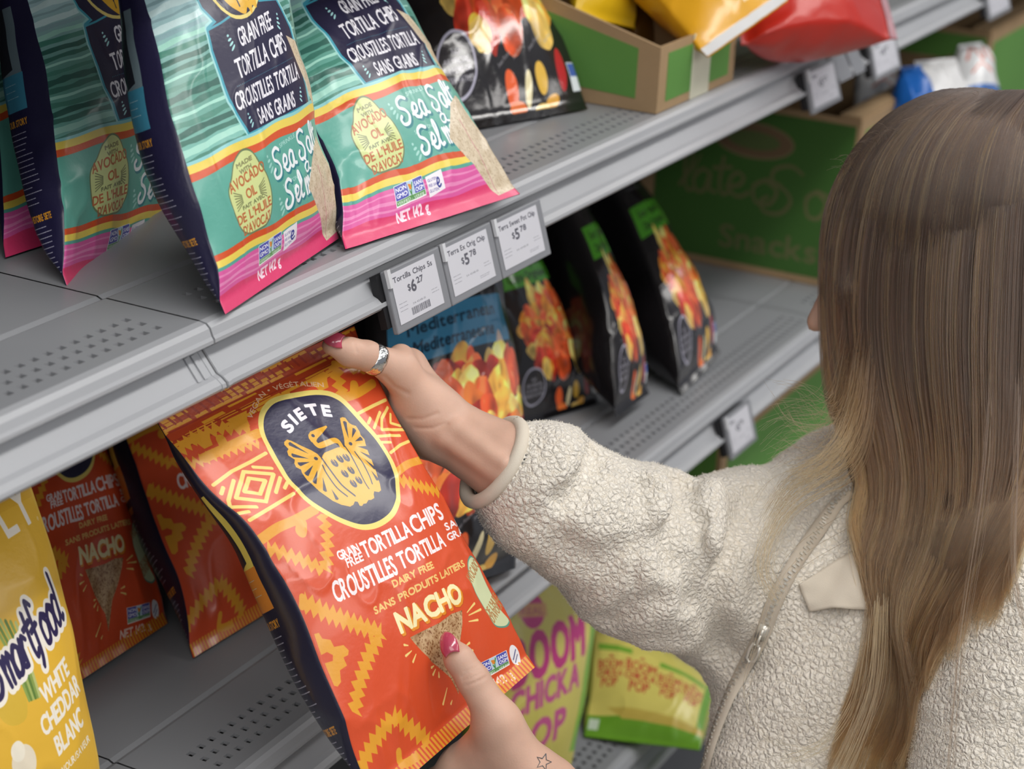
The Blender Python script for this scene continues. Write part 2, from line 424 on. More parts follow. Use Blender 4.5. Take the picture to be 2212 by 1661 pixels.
for i, x in enumerate(XJ[:5]):
    q = MB(); q.box(x - .012, x + .012, 1.17, 1.199, -.2, 2.05); o = q.build('shelf_upright', M_black)
    tag(o, 'dark slotted upright at the back between %s shelf bays' % ['the near left', 'the first and second', 'the second and third', 'the third and fourth', 'the fourth and fifth'][i], 'upright', 'uprights between shelf bays')

# ------------------------------------------------------------------ where the bags stand
# corners of each bag's middle plane (top left, top right, bottom right, bottom left) and how its sides bow, in mm
def bag_geo():
    G = {}
    G['held'] = Bag(at_d(325, 908, 1.395), at_d(768, 703, 1.525), at_d(1128, 1462, 1.500), at_d(800, 1752, 1.385), T=0.070, edge=0.62, pull=0.03, seed=4, amp=1.35, seal=0.045, top=0.3, bot=0.8, eL=(4, 6, 15, 13, 7, 5, 7), eR=(-2, -9, -12, -10, -6, 5, 15))
    G['teal_front'] = Bag(at_d(262, -160, 1.380), at_d(610, -300, 1.460), at_d(706, 530, 1.484), at_d(468, 690, 1.323), T=0.060, edge=0.55, seed=2, amp=1.6, eL=(-7, -12, -17, -22, -17, -2, 9), eR=(-48, -39, -28, -17, -10, 3, 16))
    G['teal_right'] = Bag(at_d(440, -120, 1.600), at_d(770, -230, 1.740), at_d(1105, 427, 1.627), at_d(724, 548, 1.467), T=0.060, edge=0.55, seed=3, amp=1.6, eL=(-11, -6, -1, 5, 11, 18, 11), eR=(-25, -23, -21, -19, -17, -7, 11))
    G['teal_left'] = Bag(at_d(10, -130, 1.510), at_d(300, -250, 1.620), at_d(390, 548, 1.620), at_d(98, 637, 1.352), T=0.060, edge=0.6, seed=5, amp=1.6, eL=(-14, -9, -5, 0, 4, 12, 28), eR=(0, 0, 0, 0, 0, 0, 0))
    G['terra_up'] = Bag(at_d(740, -420, 2.020), at_d(1060, -470, 2.140), at_d(1268, 236, 1.923), at_d(925, 298, 1.792), T=0.060, edge=0.5, seed=7, amp=1.6, eL=(0, 0, 0, 0, 0, 0, 0), eR=(-33, -31, -28, -24, -18, -9, 1))
    G['terra_a'] = Bag(at_d(770, 520, 1.860), at_d(1020, 440, 1.980), at_d(1088, 1238, 1.802), at_d(800, 1335, 1.600), T=0.060, edge=0.5, seed=9, amp=1.6, eL=(0, 0, 0, 0, 0, 0, 0), eR=(12, 23, 34, 43, 41, 31, 19))
    G['terra_b'] = Bag(at_d(975, 440, 2.080), at_d(1125, 395, 2.180), at_d(1292, 872, 2.195), at_d(1110, 925, 2.118), T=0.060, edge=0.5, seed=10, amp=1.6, eL=(0, 0, 0, 0, 0, 0, 0), eR=(-26, -22, -19, -14, -9, -2, 4))
    G['terra_c'] = Bag(at_d(1200, 360, 2.250), at_d(1255, 340, 2.330), at_d(1403, 850, 2.190), at_d(1345, 893, 2.140), T=0.075, edge=0.85, seed=11, amp=1.6, eL=(-46, -43, -40, -37, -32, -24, -15), eR=(-70, -65, -60, -52, -38, -20, 0))
    G['terra_d'] = Bag(at_d(1300, 340, 2.460), at_d(1378, 315, 2.560), at_d(1549, 768, 2.330), at_d(1520, 812, 2.290), T=0.080, edge=0.85, seed=12, amp=1.6, eL=(-41, -54, -67, -77, -82, -77, -69), eR=(-74, -69, -64, -55, -37, -13, 12))
    G['orange_a'] = Bag(at_d(-70, 830, 1.700), at_d(225, 710, 1.840), at_d(364, 1345, 1.686), at_d(60, 1545, 1.530), T=0.055, edge=0.5, seed=13, eL=(0, 0, 0, 0, 0, 0, 0), eR=(-43, -38, -32, -26, -17, -9, -1))
    G['orange_b'] = Bag(at_d(185, 745, 1.780), at_d(530, 610, 1.900), at_d(720, 1235, 1.788), at_d(390, 1437, 1.621), T=0.055, edge=0.6, seed=14, eL=(-9, -7, -6, -3, 2, 13, 14), eR=(0, 0, 0, 0, 0, 0, 0))
    zu, zl = DECKZ['upper'] + .002, DECKZ['lower'] + .002
    G['teal_back'] = Bag(at_d(-95, -150, 1.66), at_d(180, -240, 1.78), np.array([1.20, .925, zu]), at_z(12, 556, zu), T=.045, edge=.6, seed=6)
    G['terra_up2'] = Bag(np.array([1.40, 1.03, 1.57]), np.array([1.60, 1.02, 1.55]), np.array([1.60, .935, zu]), np.array([1.40, .93, zu]), T=.05, edge=.5, seed=8)
    G['yellow'] = Bag(at_d(-300, 1130, 1.30), at_d(48, 985, 1.38), at_d(235, 1790, 1.40), at_d(-100, 1920, 1.30), T=.07, edge=.5, seed=15)
    z3 = DECKZ['third'] + .003
    BL, BR = at_z(985, 1800, z3), at_z(1212, 1728, z3)
    G['pop_a'] = Bag(lift(BL, 1030, 1400, .86, .27), lift(BR, 1285, 1300, .82, .27), BR, BL, T=.06, edge=.5, seed=16)
    BL, BR = at_z(1262, 1590, z3), at_z(1512, 1620, z3 + .012)
    G['pop_b'] = Bag(lift(BL, 1272, 1380, .87, .22), lift(BR, 1572, 1430, .745, .22), BR, BL, T=.05, edge=.4, seed=17)
    return G
G = bag_geo()

# ------------------------------------------------------------------ the printed designs (panel millimetres, 205 x 290)
NAVY, TEALC, CREAM = '23203f', '62ab9b', 'f4dc8c'
def stair(a, pts, w, col, step=6.5, amp=2.6):
    """band with stepped edges along a polyline"""
    p = np.asarray(pts, float); d = np.r_[0, np.cumsum(np.linalg.norm(np.diff(p, axis=0), axis=1))]; n = max(2, int(d[-1] / step) * 2)
    t = np.linspace(0, d[-1], n + 1); q = np.c_[np.interp(t, d, p[:, 0]), np.interp(t, d, p[:, 1])]
    T_ = np.gradient(q, axis=0); T_ /= np.linalg.norm(T_, axis=1)[:, None] + 1e-9; N = np.c_[-T_[:, 1], T_[:, 0]]
    o = np.where(np.arange(n + 1) % 2, 1, -1)[:, None] * amp
    a.poly(np.concatenate([q + N * (w / 2 + o), (q - N * (w / 2 - o))[::-1]]), col)
def badge_gmo(a, p, ang=0):
    p = np.asarray(p, float); f = lambda u, v: tuple(p[0] + (p[1] - p[0]) * u + (p[3] - p[0]) * v + (p[2] - p[1] - p[3] + p[0]) * u * v)
    a.poly([f(0, 0), f(1, 0), f(1, 1), f(0, 1)], 'f2f4f2'); a.poly([f(.02, .03), f(.42, .03), f(.42, .7), f(.02, .7)], '4a4fb0'); a.poly([f(.66, .03), f(.98, .03), f(.98, .7), f(.66, .7)], '4a4fb0')
    a.poly([f(.42, .03), f(.66, .03), f(.66, .7), f(.42, .7)], 'bcd4e6'); a.poly([f(.02, .72), f(.98, .72), f(.98, .93), f(.02, .93)], '5f9a5a')
    w = np.linalg.norm(p[1] - p[0]); h = np.linalg.norm(p[3] - p[0]); ang = -math.degrees(math.atan2(p[1][1] - p[0][1], p[1][0] - p[0][0]))
    for s_, u, v, ww in (('NON', .05, .32, .34), ('GMO', .05, .6, .34), ('SANS', .69, .36, .27), ('OGM', .69, .64, .27)): x, y = f(u, v); a.text(s_, x, y, h * .2, 'ffffff', w * ww, ang, bold=.12)
    x, y = f(.04, .9); a.text('VERIFIED - VERIFIE', x, y, h * .14, 'ffffff', w * .9, ang)
    a.line([f(.53, .7), f(.55, .45), f(.62, .15)], w * .03, '3f8a3c'); a.line([f(.53, .7), f(.49, .5)], w * .03, '3f8a3c'); a.poly([f(.46, .15), f(.57, .2), f(.57, .42), f(.49, .45)], 'e08a30')
def avocado(a, pts, lines, fill='d2dc96', rim='6f7f5a'):
    p = smooth_pts(pts, 5, True); c = p.mean(0); a.poly(c + (p - c) * 1.05, rim); a.poly(p, fill)
    for t, x, y, h, w, ang, col in lines: a.text(t, x, y, h, col, w, ang, bold=.25)
def chip_fn(seed, base=(.80, .68, .52), dark=(.50, .32, .18)):
    b, d = np.array(base, np.float32), np.array(dark, np.float32)
    def f(x, y):
        n = fbm(x * .22, y * .22, seed, 3) * .5 + .5; s_ = np.clip(fbm(x * .9, y * .9, seed + 9, 2) - .15, 0, 1) * 1.3
        t = np.clip(n * .55 + s_ * .8 - .12, 0, 1)[..., None]; return (b + (d - b) * t).astype(np.float32)
    return f
def gusset_print(a, col=NAVY, accent='e0a13c', photo=None, seed=3):
    a.rect(-60, 0, 0, 290, col)
    if photo: a.rect(-60, 60, -26, 122, photo[0]); a.poly([(-60, 60), (-44, 60), (-38, 112), (-60, 116)], '22252c'); a.rect(-60, 116, -25, 146, photo[1]); a.scribble(-56, 124, 26, 16, 'c9dcdc', 3, seed=seed)
    a.text('OUR STORY', -60, 158, 5.5, accent, 32, bold=.25); a.scribble(-60, 164, 34, 62, 'a9a8b8', 14, seed=seed, lw=.7)
    a.text('HISTOIRE SIETE', -60, 236, 5.5, accent, 40, bold=.25); a.scribble(-60, 241, 36, 42, 'a9a8b8', 10, seed=seed + 1, lw=.7)
def art_orange(px=5.0):
    OR, YE, CR = 'd9512a', 'e6a02e', 'f2d774'
    a = Art(205, 290, px, OR, GUS); F_ = lambda p: p
    # stripes by the top seam
    R_ = random.Random(5)
    a.rect(0, 0, 205, 27, 'b8431f')
    for i in range(9):
        y = 1 + i * 2.9; x = -4
        while x < 205:
            l = R_.uniform(9, 34)
            if R_.random() < .66: a.poly([(x, y), (x + l, y - .5), (x + l + 1.5, y + 1.9), (x + 1, y + 2.3)], YE)
            x += l + R_.uniform(1, 5)
    for i in range(26): x = i * 8 + R_.uniform(-1, 1); a.line([(x, 3), (x + 4, 9)], 2.0, 'a5361f')
    a.line([(0, 13), (205, 12)], 1.2, 'a5361f'); a.line([(0, 19.5), (205, 18.5)], 1.0, 'a5361f')
    for x in (14, 52, 98, 140, 176): a.poly([(x, 22), (x + 22, 22), (x + 17, 28), (x + 15, 33), (x + 6, 33), (x + 4, 28)], YE)
    # stepped bands
    for pts, w in ([[(-7.5, 27.7),(16.9, 23.2),(41.7, 24.3),(65.6, 34.3)], 7], [[(-6.1, 34.0),(4.5, 38.4),(27.1, 39.8),(64.1, 45.9)], 5], [[(170.9, 19.3),(165.0, 34.7),(160.5, 45.5)], 9], [[(1.8, 109.9),(19.2, 125.6),(35.0, 141.3)], 8],
                   [[(65.4, 109.8),(56.3, 124.8),(36.5, 142.6)], 8], [[(5.5, 152.2),(19.2, 165.0),(40.6, 181.1),(64.5, 198.2)], 10], [[(64.0, 197.3),(43.1, 205.6),(24.0, 217.7),(11.0, 230.9)], 10],
                   [[(160.8, 116.6),(180.3, 128.1),(203.5, 139.4)], 8], [[(45.5, 248.4),(61.4, 265.3),(73.7, 279.9)], 10], [[(44.7, 249.6),(21.1, 254.6),(3.1, 261.6),(-8.0, 268.9)], 10], [[(-1.4, 10.8),(-7.5, 27.7),(-4.6, 38.3)], 6]):
        stair(a, pts, w, YE)
    for pts, w in ([[(1.2, 103.5),(20.6, 102.5),(39.4, 104.0),(61.5, 104.4)], 7], [[(42.4, 107.4),(36.6, 112.4)], 9], [[(159.8, 44.5),(175.0, 46.7),(197.2, 45.3)], 7], [[(172.9, 45.9),(177.8, 40.5)], 8], [[(171.3, 19.5),(181.4, 24.3),(193.4, 33.5)], 6],
                   [[(164.1, 111.4),(183.5, 110.3),(204.3, 112.5)], 6], [[(14.2, 38.4),(42.3, 39.0),(70.3, 40.1)], 7], [[(37.2, 36.0),(38.1, 32.5)], 8], [[(41.1, 272.1),(40.5, 280.1),(55.4, 282.8)], 6], [[(6.4, 149.3),(2.8, 154.2)], 5]):
        a.line(smooth_pts(pts, 5), w, YE)
    a.poly([(3.5, 173.4),(7.7, 174.4),(8.8, 178.8),(15.4, 182.5),(16.1, 187.6),(24.9, 190.1),(27.7, 195.0),(25.4, 197.3),(20.5, 196.8),(20.7, 202.5),(13.1, 202.4),(10.1, 209.1),(5.7, 210.3),(3.2, 208.4),(3.3, 193.0),(10.5, 194.7),(12.4, 191.6),(8.6, 187.8),(3.0, 187.3),(3.3, 178.0)], YE)
    # nested diamonds
    for pts, w, cl in ([[(34.3, 58.8),(53.6, 69.9),(28.0, 83.6),(10.4, 71.9)], 3.0, 1], [[(33.4, 64.3),(43.2, 71.0),(29.5, 77.3),(20.3, 70.8)], 3.0, 1], [[(21.1, 60.9),(4.1, 70.8),(0.4, 75.3),(17.9, 83.6)], 2.8, 0], [[(9.5, 61.7),(4.3, 64.6)], 2.8, 0], [[(9.0, 83.8),(1.0, 81.6)], 2.6, 0],
                       [[(44.1, 59.0),(56.5, 65.8)], 2.6, 0], [[(55.9, 74.2),(42.2, 81.5)], 2.8, 0], [[(57.4, 79.5),(51.5, 81.9)], 2.6, 0], [[(4.7, 57.1),(26.0, 54.8),(46.0, 55.1),(62.5, 54.7)], 2.6, 0], [[(3.5, 89.0),(30.1, 88.6),(54.2, 88.1)], 2.6, 0],
                       [[(165.9, 60.3),(186.0, 60.3),(202.4, 60.8)], 2.6, 0], [[(200.6, 66.5),(187.6, 71.5),(179.5, 79.0),(204.3, 86.5)], 2.6, 0], [[(200.1, 71.9),(194.5, 77.6),(203.8, 82.9)], 2.4, 0], [[(189.2, 67.0),(172.8, 75.1)], 2.6, 0], [[(174.9, 67.5),(170.2, 69.9)], 2.6, 0],
                       [[(170.5, 81.6),(196.0, 89.2)], 2.4, 0], [[(171.5, 87.0),(180.0, 90.1)], 2.2, 0], [[(172.9, 96.8),(189.7, 95.4),(203.8, 96.1)], 2.4, 0]):
        a.line(pts, w, CR, bool(cl))
    # oval badge with the bird
    o = smooth_pts([(135.9, 28.2),(150.4, 33.9),(158.1, 40.2),(162.9, 48.9),(168.3, 68.3),(171.5, 84.5),(169.8, 101.8),(162.8, 114.2),(152.0, 126.5),(141.5, 133.4),(127.8, 137.3),(109.9, 137.7),(94.5, 134.2),(83.1, 127.2),(70.9, 115.5),(59.6, 98.3),(57.6, 80.5),(61.6, 66.3),(66.0, 52.6),(70.3, 41.5),(76.9, 32.3),(86.1, 25.5),(98.8, 22.3),(116.2, 24.3)], 5, True)
    c = o.mean(0); a.poly(o, 'f0dc78'); r = o - c; a.poly(c + r * (1 - 4.2 / np.linalg.norm(r, axis=1))[:, None], '2a2848')
    B_ = 'e8ae2c'; D_ = '2a2848'
    a.poly([(84.3, 53.6),(87.9, 53.1),(90.4, 55.3),(94.6, 61.5),(99.5, 68.0),(101.6, 72.1),(101.4, 76.5),(104.5, 74.8),(108.2, 73.8),(124.2, 74.8),(128.3, 76.0),(132.0, 77.1),(136.2, 73.3),(138.5, 70.7),(146.5, 59.0),(147.9, 57.0),(150.7, 57.1),(152.9, 58.5),(153.1, 63.2),(154.7, 65.3),(157.6, 67.4),(157.4, 72.4),(156.0, 74.9),(156.8, 79.0),(154.6, 82.1),(151.9, 86.8),(148.4, 95.7),(144.3, 103.0),(139.9, 112.1),(136.3, 116.5),(132.8, 116.8),(128.4, 114.6),(125.8, 116.2),(123.6, 118.7),(119.1, 118.7),(116.2, 117.7),(111.8, 119.0),(108.7, 118.2),(106.0, 119.0),(103.9, 118.0),(104.6, 115.0),(102.2, 113.7),(98.7, 115.2),(94.3, 115.1),(87.7, 111.0),(82.5, 105.7),(77.0, 95.4),(74.1, 85.2),(75.6, 78.6),(77.2, 76.3),(75.2, 73.2),(76.4, 70.3),(79.8, 68.1),(77.7, 63.6),(79.8, 60.5),(82.7, 59.5),(82.4, 55.4)], B_)
    a.line(smooth_pts([(108.3, 60.7),(107.8, 66.2),(110.8, 68.2),(125.6, 69.1),(130.1, 71.2),(128.5, 77.4)], 6), 4.4, B_)
    a.poly([(107.3, 57.3),(111.2, 55.8),(130.5, 57.0),(130.8, 58.5),(114.2, 63.1),(109.5, 64.2),(105.1, 62.9),(105.6, 59.6)], B_); a.poly([(129.8, 58.8),(112.5, 62.6),(109.8, 63.9),(110.8, 65.7),(124.1, 66.3),(132.8, 65.1)], D_); a.line([(109.9, 67.9),(125.6, 69.1),(130.1, 71.2)], 4.4, B_)
    x, y = [(110.9, 59.3)][0]; a.ell(x, y, 1.5, 1.3, D_)
    for pts, w in ([[(101.8, 76.7),(101.3, 84.8),(101.2, 99.0),(106.0, 110.3)], 1.5], [[(97.7, 80.9),(95.6, 87.7),(94.9, 99.1),(98.6, 107.9)], 1.3], [[(132.9, 76.5),(132.4, 79.4),(129.6, 93.2),(125.8, 105.4),(125.1, 111.0)], 1.2], [[(138.1, 83.6),(137.1, 94.4),(135.0, 103.6),(132.2, 109.3)], 1.2]): a.line(smooth_pts(pts, 5), w, D_)
    for s_ in ([(95.0, 69.1),(87.1, 56.5)], [(91.7, 72.1),(81.2, 64.6)], [(90.0, 74.5),(79.6, 72.4)], [(90.1, 77.7),(77.8, 81.0)], [(89.6, 82.1),(78.3, 88.6)], [(89.6, 87.9),(82.2, 97.1)], [(89.0, 98.1),(87.5, 106.1)],
               [(141.9, 72.9),(149.8, 61.1)], [(145.2, 73.8),(154.0, 69.1)], [(145.3, 77.0),(154.4, 77.5)], [(144.3, 81.3),(152.9, 85.4)], [(142.9, 85.0),(149.8, 92.8)], [(142.2, 91.0),(145.4, 100.7)], [(140.2, 101.0),(140.3, 108.8)]):
        p, q = np.array(s_[0]), np.array(s_[1]); d = _n(q - p); N = np.array([-d[1], d[0]]); a.poly([p, q + N * 1.7, q + d * .8, q - N * 1.7], D_)
    for x, y in [(97.2, 74.5),(139.9, 77.0)]: a.ell(x, y, 1.6, 1.4, D_)
    for x, y in [(110.1, 83.5),(118.6, 82.8),(125.6, 84.2),(112.0, 93.5),(120.8, 93.6),(113.1, 102.5),(121.1, 102.3)]: a.ell(x, y, 3.0, 3.4, D_, -20); a.poly([(x - 1.8, y - 4.5), (x + .2, y + 1.6), (x + 2.2, y - 4.5)], B_); a.line([(x - .4, y - 3), (x + .1, y)], .8, D_)
    def path(pts):
        q = smooth_pts(pts, 10); d = np.r_[0, np.cumsum(np.linalg.norm(np.diff(q, axis=0), axis=1))]
        def f(t):
            s_ = t * d[-1]; x = np.interp(s_, d, q[:, 0]); y = np.interp(s_, d, q[:, 1]); e = 1.5
            dx = np.interp(s_ + e, d, q[:, 0]) - np.interp(s_ - e, d, q[:, 0]); dy = np.interp(s_ + e, d, q[:, 1]) - np.interp(s_ - e, d, q[:, 1])
            return (x, y), math.atan2(dy, dx)
        return f, d[-1]
    f, L_ = path([(94.1, 50.2),(105.5, 46.6),(117.6, 45.5),(128.3, 47.0),(141.9, 53.0)]); a.text('SIETE', 0, 0, 9.0, 'f4f0f6', L_, bold=.75, gap=.3, path=f)
    f, L_ = path([(72.8, 29.3),(89.0, 20.5),(99.7, 17.8),(111.4, 18.7),(131.1, 22.8),(151.3, 31.4)]); a.text('VEGAN \u2022 VÉGÉTALIEN', 0, 0, 3.8, 'ecc3a0', L_, bold=.12, path=f)
    def tx(s_, p, h, col, bold=.3, **k):
        (x0, y0), (x1, y1) = p; a.text(s_, x0, y0, h, col, math.hypot(x1 - x0, y1 - y0), -math.degrees(math.atan2(y1 - y0, x1 - x0)), bold, **k)
    WH = 'f8eef0'
    tx('GRAIN', [(54.5, 142.1),(77.9, 144.6)], 6.4, WH); tx('FREE', [(58.7, 149.2),(77.7, 150.8)], 6.2, WH)
    tx('TORTILLA', [(80.6, 150.4),(138.7, 154.7)], 11.5, WH, .45); tx('CHIPS', [(141.8, 155.1),(190.6, 157.7)], 13, WH, .45); tx('CROUSTILLES', [(34.0, 164.5),(106.1, 171.6)], 14, WH, .45); tx('TORTILLA', [(111.2, 170.5),(174.3, 175.0)], 12, WH, .45)
    tx('SANS', [(185.3, 166.2),(221.4, 169.8)], 5.6, WH); tx('GRAINS', [(181.2, 173.5),(227.9, 177.7)], 5.6, WH)
    tx('DAIRY FREE', [(95.1, 177.7),(144.4, 182.4)], 5, 'f0c878'); tx('SANS PRODUITS LAITIERS', [(66.6, 185.6),(186.2, 195.2)], 5, 'f0c878')
    tx('NACHO', [(x + 1.2, y + 1.6) for x, y in [(83.3, 206.2),(161.0, 214.3)]], 14.5, 'e8922a', 1.3, outline=(.7, 'c4521c')); tx('NACHO', [(83.3, 206.2),(161.0, 214.3)], 14.5, 'f8edb8', .9)
    ch = [(89.7, 212.4),(100.8, 213.6),(123.7, 216.5),(140.4, 216.7),(154.7, 219.5),(148.9, 227.0),(137.1, 238.2),(126.7, 247.1),(118.7, 267.7),(115.0, 253.7),(101.1, 235.4),(94.6, 222.3)]; a.poly(ch, chip_fn(4))
    for s_ in ([(159.4, 223.3),(173.4, 221.4)], [(160.0, 225.7),(177.6, 228.1)], [(156.8, 229.3),(169.0, 233.0)], [(141.3, 242.5),(148.7, 242.3)], [(140.3, 245.1),(149.3, 248.6)], [(84.7, 216.2),(80.8, 214.0)], [(86.3, 220.5),(78.1, 221.0)], [(89.6, 224.3),(83.0, 227.6)],
               [(102.4, 238.9),(98.7, 238.9)], [(102.9, 241.5),(97.9, 243.8)], [(104.9, 244.5),(103.3, 247.9)], [(108.4, 257.8),(98.9, 265.8)], [(110.2, 267.7),(107.5, 269.5)]):
        p, q = np.array(s_[0]), np.array(s_[1]); d = _n(q - p); N = np.array([-d[1], d[0]]); a.poly([p - N * .35, q - N * .95, q + d * .7, q + N * .95, p + N * .35], 'f6d884')
    eg = np.array([(197.8, 192.7),(202.1, 195.4),(202.3, 204.0),(199.8, 220.2),(198.8, 234.4),(203.0, 246.7),(201.2, 249.7),(195.4, 249.7),(186.4, 244.6),(183.9, 235.3),(181.9, 225.3),(180.4, 214.8),(182.5, 206.2),(188.1, 198.7),(193.2, 194.1)])
    avocado(a, eg, [('AVOCADO', *[(181.1, 209.1)][0], 8, 24, 18, 'b88a58'), ('DE L\u2019HUILE', *[(184.0, 237.2)][0], 7, 22, 18, 'b88a58'), ('D\u2019AVOCAT', *[(186.2, 243.1)][0], 7, 22, 18, 'b88a58')], 'd4ddb0', '5f9a86')
    bp = [(147.9, 259.0),(185.8, 265.3),(183.9, 276.2),(148.0, 271.5)]; badge_gmo(a, bp)
    tx('NET 142 g', [(135.8, 278.7),(181.3, 285.5)], 6.5, 'f8d8c8', .35)
    x, y = [(192.7, 272.8)][0]; a.ell(x, y, 5.5, 8, 'f2f0f4'); a.line([(x - 3, y + 2), (x + 3, y - 3)], 1, '4a4a80'); a.line([(x - 2, y + 5), (x + 3, y + 1)], .8, '4a4a80')
    for i in range(52):
        x = i * 4; a.poly([(x, 279), (x + 2.2, 279), (x + 4.2, 290), (x + 2.0, 290)], YE)
    gusset_print(a, '1f1d34', 'e09a2e', ('e8cf62', 'e08b35')); return a
def teal_bg(a):
    def f(x, y):
        t = np.clip((y - 70) / 60, 0, 1)[..., None]; u = np.clip((y - 135) / 45, 0, 1)[..., None]
        c = np.array([.70, .84, .86]) * (1 - t) + np.array([.36, .60, .54]) * t; return (c * (1 - u) + np.array([.50, .75, .70]) * u).astype(np.float32)
    a.poly([(0, 0), (205, 0), (205, 182), (0, 182)], f)
    R_ = random.Random(8)
    for i in range(27):
        y = 12 + i * 6.4; k = y / 180; xs = np.arange(0, 206, 8.0); ph = R_.uniform(0, 9); th = R_.uniform(.7, 2.4)
        col = ['93b6bb', 'd2eeee'][i % 2] if y < 95 else (['3b7466', 'a5dccb', '4a8a79', '2f6459'][i % 4])
        yy = y + 1.3 * noise2(xs * .05, np.full_like(xs, i * 3.1), 4); t2 = th * (.5 + .5 * np.abs(noise2(xs * .12, np.full_like(xs, i * 7.7), 9)) + .35)
        a.poly(np.concatenate([np.c_[xs, yy - t2], np.c_[xs, yy + t2][::-1]]), col)
def script_word(a, pts, w, col, sh):
    for q in pts:
        q = smooth_pts(q, 7); a.line(q + [1.3, 1.5], w * 1.35, sh)
    for q in pts: a.line(smooth_pts(q, 7), w, col)
SCR = {   # brush-script letters in a 0..1 box, y up
 'S': [[(.95, .92), (.70, 1.05), (.35, .95), (.30, .70), (.60, .52), (.72, .28), (.50, .02), (.15, .02), (.05, .22), (.2, .34)]],
 'e': [[(0, .22), (.35, .30), (.45, .50), (.28, .60), (.08, .40), (.12, .10), (.35, .0), (.60, .12)]],
 'a': [[(.50, .52), (.28, .60), (.05, .35), (.12, .05), (.35, .08), (.50, .50), (.48, .12), (.66, .05)]],
 'l': [[(.0, .15), (.30, .60), (.36, 1.0), (.20, 1.02), (.14, .5), (.2, .06), (.42, .08)]],
 't': [[(.25, .95), (.14, .3), (.22, .02), (.42, .1)], [(-.02, .66), (.45, .72)]],
 'd': [[(.48, .52), (.26, .60), (.05, .35), (.12, .05), (.35, .08), (.50, .5), (.62, 1.0), (.48, .3), (.56, .03), (.7, .08)]],
 'M': [[(0, 0), (.12, .5), (.25, 1.0), (.36, .4), (.62, 1.0), (.66, .4), (.78, .02), (.92, .1)]],
 'r': [[(0, .2), (.15, .6), (.14, .05)], [(.15, .4), (.32, .6), (.46, .52)]],
 'm': [[(0, .6), (.06, .0)], [(.06, .35), (.22, .6), (.3, .35), (.28, .0)], [(.3, .35), (.46, .6), (.56, .35), (.55, .05), (.68, .06)]],
 'f': [[(.50, .95), (.32, 1.05), (.22, .6), (.16, 0), (.02, -.25)], [(0, .5), (.42, .56)]],
 'o': [[(.30, .58), (.08, .4), (.12, .05), (.38, .03), (.5, .35), (.30, .58), (.55, .5)]],
 'n': [[(0, .6), (.06, 0)], [(.06, .35), (.28, .6), (.38, .3), (.38, .05), (.5, .05)]],
 'à': [[(.50, .52), (.28, .60), (.05, .35), (.12, .05), (.35, .08), (.50, .50), (.48, .12), (.66, .05)], [(.15, .95), (.35, .75)]]}
def script(a, t, x, y, h, w, col, sh, ang=0, lw=2.6, dx=.62):
    ca, sa = math.cos(math.radians(ang)), math.sin(math.radians(ang)); adv = [(.34 if c == 'l' or c == 't' else 1.0 if c in 'SM' else dx) if c != ' ' else .4 for c in t]; k = w / sum(adv); X = 0; L_ = []
    for c, d in zip(t, adv):
        for q in SCR.get(c, []):
            q = np.array(q, float); u = (X + q[:, 0]) * k; v = q[:, 1] * h; L_.append(np.stack([x + u * ca - v * sa, y - u * sa - v * ca], 1))
        X += d
    script_word(a, L_, lw, col, sh)
def splash(a, x, y, s_, col, flip=1, rot=0):
    for i, (l, r) in enumerate(((2.2, -50), (4, -25), (5, 0), (5.5, 25))):
        t = math.radians(r + rot); a.ell(x + flip * (-6 + i * 1.2) * s_ + 0, y + (-6 + i * 3.6) * s_, l * .62 * s_, 1.1 * s_, col, -r * .5 * flip - 25 * flip)
